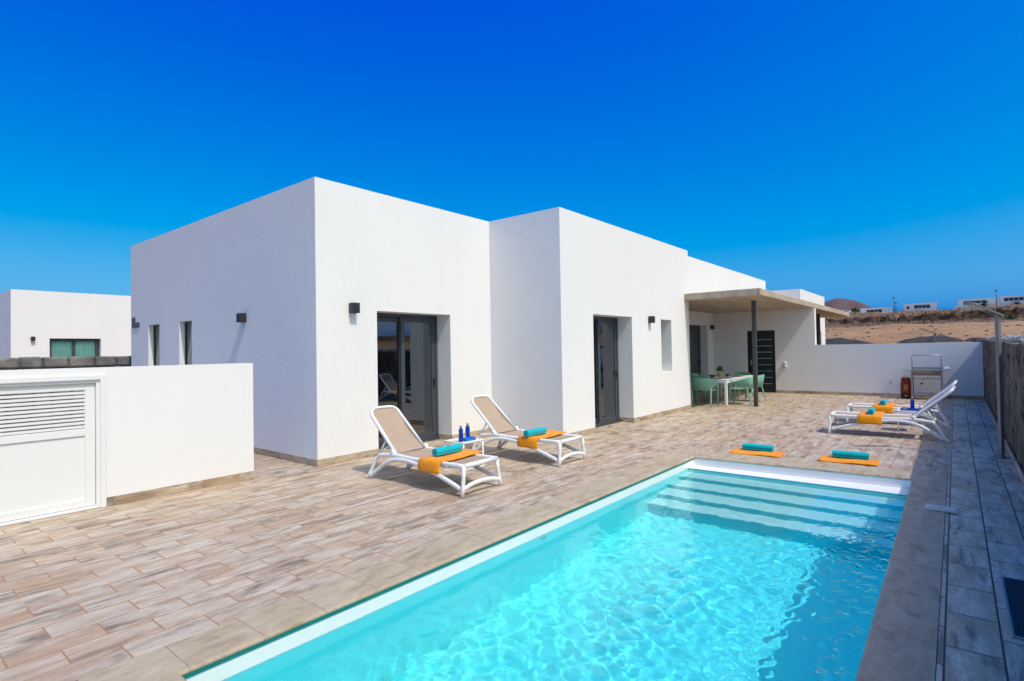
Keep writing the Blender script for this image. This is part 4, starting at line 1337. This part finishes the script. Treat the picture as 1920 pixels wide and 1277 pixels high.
hx_, hy_ = at(10.4, 1900); hill('hill', hx_, hy_, 280, 122, 5, 0)

# black gravel heaps on the track
def heap(ang, d, w_, l_, h_, label, seed):
    cx, cy = at(ang, d)
    m = MB(); n, k = 40, 12; ids = []
    a0 = R(ang)
    for i in range(k + 1):
        q = i / k; row = []
        for j in range(n):
            a = 2 * PI * j / n
            wob = 1 + .18 * math.sin(3 * a + seed) + .10 * math.sin(7 * a + seed * 2)
            lx, ly = l_ * q * math.cos(a) * wob, w_ * q * math.sin(a) * wob
            x = cx + lx * math.cos(a0) - ly * math.sin(a0); y = cy + lx * math.sin(a0) + ly * math.cos(a0)
            nn = float(fbm(np.array([x * .9]), np.array([y * .9]), seed)[0]) - .5
            z = float(land(np.array([x]), np.array([y]))[0]) - .25 + (h_ + .25) * (1 - q ** 2.2) + nn * .5 * (1 - q)
            row.append(m.vert((x, y, z)))
        ids.append(row)
    for a, b in zip(ids, ids[1:]):
        for j in range(n): m.face([a[j], b[j], b[(j + 1) % n], a[(j + 1) % n]])
    return tag(m.build('gravel_heap', M['basalt']), label, 'gravel heap', 'black gravel heaps on the dirt track')
heap(8.2, 62, 3.2, 6, .55, 'long low black gravel heap right behind the far end of the canopy', 1)
heap(1.5, 66, 3.0, 6, .62, 'broad black gravel heap on the dirt track above the barbecue', 2)
heap(-1.35, 64, 1.15, 3, .5, 'little black gravel heap left of the distant solar lamp', 3)

# loose boulders along the cliff: countless
m = MB(); rr = random.Random(9)
for k in range(5200):
    ang = rr.uniform(-7, 14); d = rr.gauss(181, 9) if rr.random() < .93 else rr.uniform(70, 225)
    x, y = at(ang, d); z = float(land(np.array([x]), np.array([y]))[0])
    s = rr.uniform(.06, .22) * (1.8 if rr.random() < .10 else 1)
    b = [Vector((rr.uniform(.6, 1) * sx, rr.uniform(.6, 1) * sy, rr.uniform(.5, .9) * sz)) * s for sz in (-1, 1) for sx, sy in ((-1, -1), (1, -1), (1, 1), (-1, 1))]
    i_ = [m.vert((x + p.x, y + p.y, z + p.z * .7)) for p in b]
    for q in ((3, 2, 1, 0), (4, 5, 6, 7), (0, 1, 5, 4), (1, 2, 6, 5), (2, 3, 7, 6), (3, 0, 4, 7)): m.face([i_[t] for t in q])
tag(m.build('rubble', M['rock']), kind='stuff')
# pale gravel heaped on top of the retaining wall
m = MB(); rr = random.Random(10)
for k in range(5200):
    x = rr.uniform(3.5, 22.5); y = -.72 - abs(rr.gauss(0, .55)); z = rtop(x) + .0 + .05 * max(0, 1 - abs(y + 1.1) / .6) + rr.uniform(-.005, .03)
    s = rr.uniform(.015, .05)
    b = [Vector((rr.uniform(.5, 1) * sx, rr.uniform(.5, 1) * sy, rr.uniform(.4, .9) * sz)) * s for sz in (-1, 1) for sx, sy in ((-1, -1), (1, -1), (1, 1), (-1, 1))]
    i_ = [m.vert((x + p.x, y + p.y, z + p.z)) for p in b]
    for q in ((3, 2, 1, 0), (4, 5, 6, 7), (0, 1, 5, 4), (1, 2, 6, 5), (2, 3, 7, 6), (3, 0, 4, 7)): m.face([i_[t] for t in q])
tag(m.build('gravel', M['gravel']), kind='stuff')

# white villas on the plateau
HG = 'distant white villas on the plateau'
def far_villa(ang, d, wd, hgt, dep, zoff, label, win=(.25, .72), low=None, small=True):
    """Front faces -x; local y runs across."""
    x, y = at(ang, d); z = float(land(np.array([x + 3]), np.array([y]))[0]) + zoff
    t = thing('hillside_villa', label, 'house', (x, y, z), R(ang) * .6, HG)
    m = MB(); ops = [(-wd / 2 + wd * win[0], -wd / 2 + wd * win[1], hgt * .42, hgt * .80)]
    if small: ops.append((wd / 2 - wd * .17, wd / 2 - wd * .08, hgt * .40, hgt * .72))
    wall(m, 'x', 0, .4, -wd / 2, wd / 2, -1.6, hgt, ops)
    wall(m, 'y', -wd / 2, -wd / 2 + .4, .4, dep, -1.6, hgt); wall(m, 'y', wd / 2 - .4, wd / 2, .4, dep, -1.6, hgt)
    m.box(.401, dep, -wd / 2 + .401, wd / 2 - .401, hgt - .5, hgt - .2)
    if low: m.box(-2.5, -2.2, *low, -1.5, hgt * .34)
    m.build('wall', M['far_white'], t)
    for o in ops:
        m = MB(); m.box(.22, .28, o[0] + .002, o[1] - .002, o[2] + .002, o[3] - .002); wn = m.build('window', M['dark_window'], t)
        m = MB(); nb = 4 if o[1] - o[0] > 2 else 1
        for k in range(1, nb): yy = o[0] + (o[1] - o[0]) * k / nb; m.box(.14, .215, yy - .05, yy + .05, o[2], o[3])
        m.box(.15, .21, o[0], o[1], o[3] - .09, o[3]); m.build('window_frame', M['far_white'], wn)
    return t
# camera looks along +X; larger angle = further left in the picture
def ang_of(u): return 38.84 - math.degrees(math.atan((u - 960) / 1032.6))
far_villa(ang_of(1643), 238, 9.3, 2.9, 8, .0, 'low white villa on the plateau, leftmost of the row, beside the purple hill', (.30, .80), None, False)
far_villa(ang_of(1727), 236, 9.2, 3.2, 8, .0, 'white villa alone on the ridge between the twin street lamps and the palms', (.20, .68), None, True)
far_villa(ang_of(1836), 235, 10.2, 3.3, 9, .6, 'white villa on the plateau with palms in front of its long window', (.28, .86), (-9, 6), False)
far_villa(ang_of(1912), 235, 8.6, 2.9, 9, .9, 'white villa on the plateau behind the single street lamp, cut by the picture edge', (.36, .9), (-4, 11), False)
# little white hut past the tip of the canopy
x, y = at(ang_of(1583), 232); z = float(land(np.array([x]), np.array([y]))[0])
t = thing('white_hut', 'tiny white rounded hut beyond the tip of the canopy', 'hut', (x, y, z), 0)
m = MB(); sh = [(-2, 0), (2, 0), (2, 1.5)] + [(2 * math.cos(a), 1.5 + .8 * math.sin(a)) for a in np.linspace(0, PI, 12)[1:-1]] + [(-2, 1.5)]
m.loft([[(0, p[0], p[1] - .3) for p in sh], [(4, p[0], p[1] - .3) for p in sh]], smooth=False); m.build('wall', M['far_white'], t)
m = MB(); m.box(-.05, -.01, -.9, .3, .8, 1.6); m.build('window', M['dark_window'], t)

# street lamps on the plateau
def street_lamp(u, d, hgt, label):
    x, y = at(ang_of(u), d); z = float(land(np.array([x]), np.array([y]))[0])
    t = thing('street_lamp', label, 'street lamp', (x, y, z - .1), 0, 'distant street lamps on the plateau')
    m = MB(); m.tube([(0, 0, 0), (0, 0, hgt * .5), (0, 0, hgt)], [.13, .10, .08], 8); m.build('pole', M['post'], t)
    m = MB(); m.lathe([(.10, 0), (.30, .12), (.36, .30), (.12, .42)], (0, 0, hgt), 10); m.build('lamp_head', M['black'], t)
street_lamp(1678, 228, 4.9, 'taller of the twin street lamps between the two left villas on the plateau')
street_lamp(1681.5, 236, 3.6, 'shorter of the twin street lamps between the two left villas on the plateau')
street_lamp(1870, 228, 5.0, 'single street lamp between the two right villas on the plateau')

# post and wire fence along the plateau edge
fn = thing('wire_fence', 'thin post and wire fence along the edge of the plateau', 'fence', (0, 0, 0))
pts = []
for k in range(46):
    u = 1655 + k * 6
    x, y = at(ang_of(u), 230); pts.append((x, y, float(land(np.array([x]), np.array([y]))[0])))
for p_ in pts:
    m = MB(); m.tube([(p_[0], p_[1], p_[2] - .2), (p_[0], p_[1], p_[2] + 1.5)], .04, 5); m.build('post', M['post'], fn)
m = MB()
for h_ in (.5, .95, 1.4): m.tube([(p_[0], p_[1], p_[2] + h_) for p_ in pts], .018, 4)
m.build('wire', M['post'], fn)

# palms and shrubs
def palm(u, d, hgt, fr, label, seed):
    x, y = at(ang_of(u), d); z = float(land(np.array([x]), np.array([y]))[0])
    t = thing('palm_tree', label, 'palm', (x, y, z - .1), 0, 'palms on the plateau')
    rr = random.Random(seed)
    m = MB(); m.tube([(0, 0, 0), (.06, .04, hgt * .5), (0, .1, hgt)], [.26, .19, .16], 8); m.build('trunk', M['bark'], t)
    m = MB()
    for k in range(34):
        a = rr.uniform(0, 2 * PI); up = rr.uniform(-.15, 1.2); L = fr * rr.uniform(.8, 1.1)
        prev = Vector((0, .1, hgt)); dirv = Vector((math.cos(a) * math.cos(up), math.sin(a) * math.cos(up), math.sin(up)))
        side = Vector((-math.sin(a), math.cos(a), 0))
        for s in range(6):
            nxt = prev + dirv * (L / 6); dirv = (dirv + Vector((0, 0, -.30))).normalized()
            for q in (-1, 1):
                w_ = .30 * (1 - s / 7) * fr / 2
                m.poly([prev, nxt, nxt + side * q * w_ * .7 - Vector((0, 0, .22 * w_)) + dirv * .12, prev + side * q * w_ - Vector((0, 0, .3 * w_)) + dirv * .12])
            prev = nxt
    m.build('crown', M['palm'], t)
palm(1847, 231, 1.5, 1.7, 'bushy palm in front of the long window of the villa with palms', 1)
palm(1830, 230, .9, 1.5, 'low dark palm left of the bushy palm on the plateau', 2)
palm(1909, 231, 1.0, 1.4, 'low palm in front of the villa at the picture edge', 3)
def shrub(u, d, r_, label, seed, mat='palm'):
    x, y = at(ang_of(u), d); z = float(land(np.array([x]), np.array([y]))[0])
    t = thing('shrub', label, 'shrub', (x, y, z), 0, 'shrubs on the dry slope')
    rr = random.Random(seed); m = MB()
    for k in range(8): a = rr.uniform(0, 6.28); m.tube([(0, 0, -.1), (math.cos(a) * r_ * .5, math.sin(a) * r_ * .5, r_ * .9)], [.05, .02], 5)
    m.build('stem', M['bark'], t)
    m = MB()
    for k in range(420):
        a = rr.uniform(0, 2 * PI); el = rr.uniform(-.1, 1.5); dd = r_ * (rr.random() ** .45) * (1 + .3 * math.sin(3 * a + seed))
        c_ = Vector((math.cos(a) * math.cos(el) * dd, math.sin(a) * math.cos(el) * dd, r_ * .25 + math.sin(el) * dd * .9))
        u_ = Vector((rr.uniform(-1, 1), rr.uniform(-1, 1), rr.uniform(-1, 1))).normalized() * r_ * .14
        v_ = u_.cross(Vector((rr.uniform(-1, 1), rr.uniform(-1, 1), rr.uniform(-1, 1)))).normalized() * r_ * .09
        m.poly([c_ - u_, c_ + v_, c_ + u_, c_ - v_])
    m.build('foliage', M[mat], t)
shrub(1604, 215, 1.5, 'green bush beyond the tip of the canopy beside the tiny hut', 1, 'leaf')
shrub(1799, 230, 1.0, 'dry bush left of the villa with palms', 2)
shrub(1787, 231, .8, 'lower dry bush near the plateau edge left of the palms', 3)
shrub(1898, 172, 1.2, 'dark scrub bush on the rubble slope right of the lamp post', 4)

# ------------------------------------------------------------------ camera
F_PX, YAW, PITCH, ROLL = 1032.608, R(38.841), R(.965), R(-.955)
cd = bpy.data.cameras.new('camera'); cam = bpy.data.objects.new('camera', cd); COL.objects.link(cam)
fw_ = Vector((math.cos(YAW) * math.cos(PITCH), math.sin(YAW) * math.cos(PITCH), math.sin(PITCH)))
rt_ = Vector((math.sin(YAW), -math.cos(YAW), 0)); up_ = rt_.cross(fw_)
r2 = rt_ * math.cos(ROLL) + up_ * math.sin(ROLL); u2 = -rt_ * math.sin(ROLL) + up_ * math.cos(ROLL)
mw = Matrix((r2, u2, -fw_)).transposed().to_4x4(); mw.translation = Vector((0, 0, 1.65))
cam.matrix_world = mw
cd.sensor_fit = 'HORIZONTAL'; cd.sensor_width = 36; cd.lens = F_PX / 1920 * 36
cd.clip_start = .05; cd.clip_end = 9000
SC.camera = cam

# ------------------------------------------------------------------ sun and sky
SUN = Vector((.115, .67, -1)).normalized()          # direction the light travels
ELEV = math.asin(-SUN.z)
AZ = math.atan2(-SUN.y, -SUN.x)                      # where the sun stands, from +X
ld = bpy.data.lights.new('sun', 'SUN'); ld.energy = 2.2; ld.angle = R(.5); ld.color = (1.0, .92, .92)
lo = bpy.data.objects.new('sun', ld); COL.objects.link(lo)
lo.rotation_euler = SUN.to_track_quat('-Z', 'Y').to_euler(); lo.location = (0, -20, 30)
ld.cycles.is_caustics_light = True
wd = bpy.data.worlds.new('World'); SC.world = wd; wd.use_nodes = True
nt = wd.node_tree; bgd = nt.nodes['Background']
sky = nt.nodes.new('ShaderNodeTexSky'); sky.sky_type = 'NISHITA'; sky.sun_disc = False
sky.sun_elevation = ELEV; sky.sun_rotation = PI / 2 - AZ
sky.altitude = 0; sky.air_density = .8; sky.dust_density = 3.0; sky.ozone_density = 6.0
# a deep polarised blue: more blue overhead, less white towards the horizon
gr = nt.nodes.new('ShaderNodeVectorMath'); gr.operation = 'MULTIPLY_ADD'
gr.inputs[1].default_value = (1.25, 1.10, .34); gr.inputs[2].default_value = (-1.82, -.80, 2.95)
mxv = nt.nodes.new('ShaderNodeVectorMath'); mxv.operation = 'MAXIMUM'; mxv.inputs[1].default_value = (0, 0, 0)
nt.links.new(sky.outputs[0], gr.inputs[0]); nt.links.new(gr.outputs[0], mxv.inputs[0]); nt.links.new(mxv.outputs[0], bgd.inputs[0])
bgd.inputs[1].default_value = .15

SC.render.engine = 'CYCLES'
cy = SC.cycles
cy.use_denoising = True
try: cy.denoiser = 'OPENIMAGEDENOISE'
except Exception: pass
SC.render.filter_size = 1.15
cy.max_bounces = 12; cy.diffuse_bounces = 5; cy.glossy_bounces = 5; cy.transmission_bounces = 8; cy.transparent_max_bounces = 12
cy.sample_clamp_indirect = 8.0
cy.blur_glossy = .5
vs = SC.view_settings
vs.view_transform = 'Standard'; vs.look = 'None'; vs.gamma = 1.0; vs.exposure = .32; vs.use_curve_mapping = False
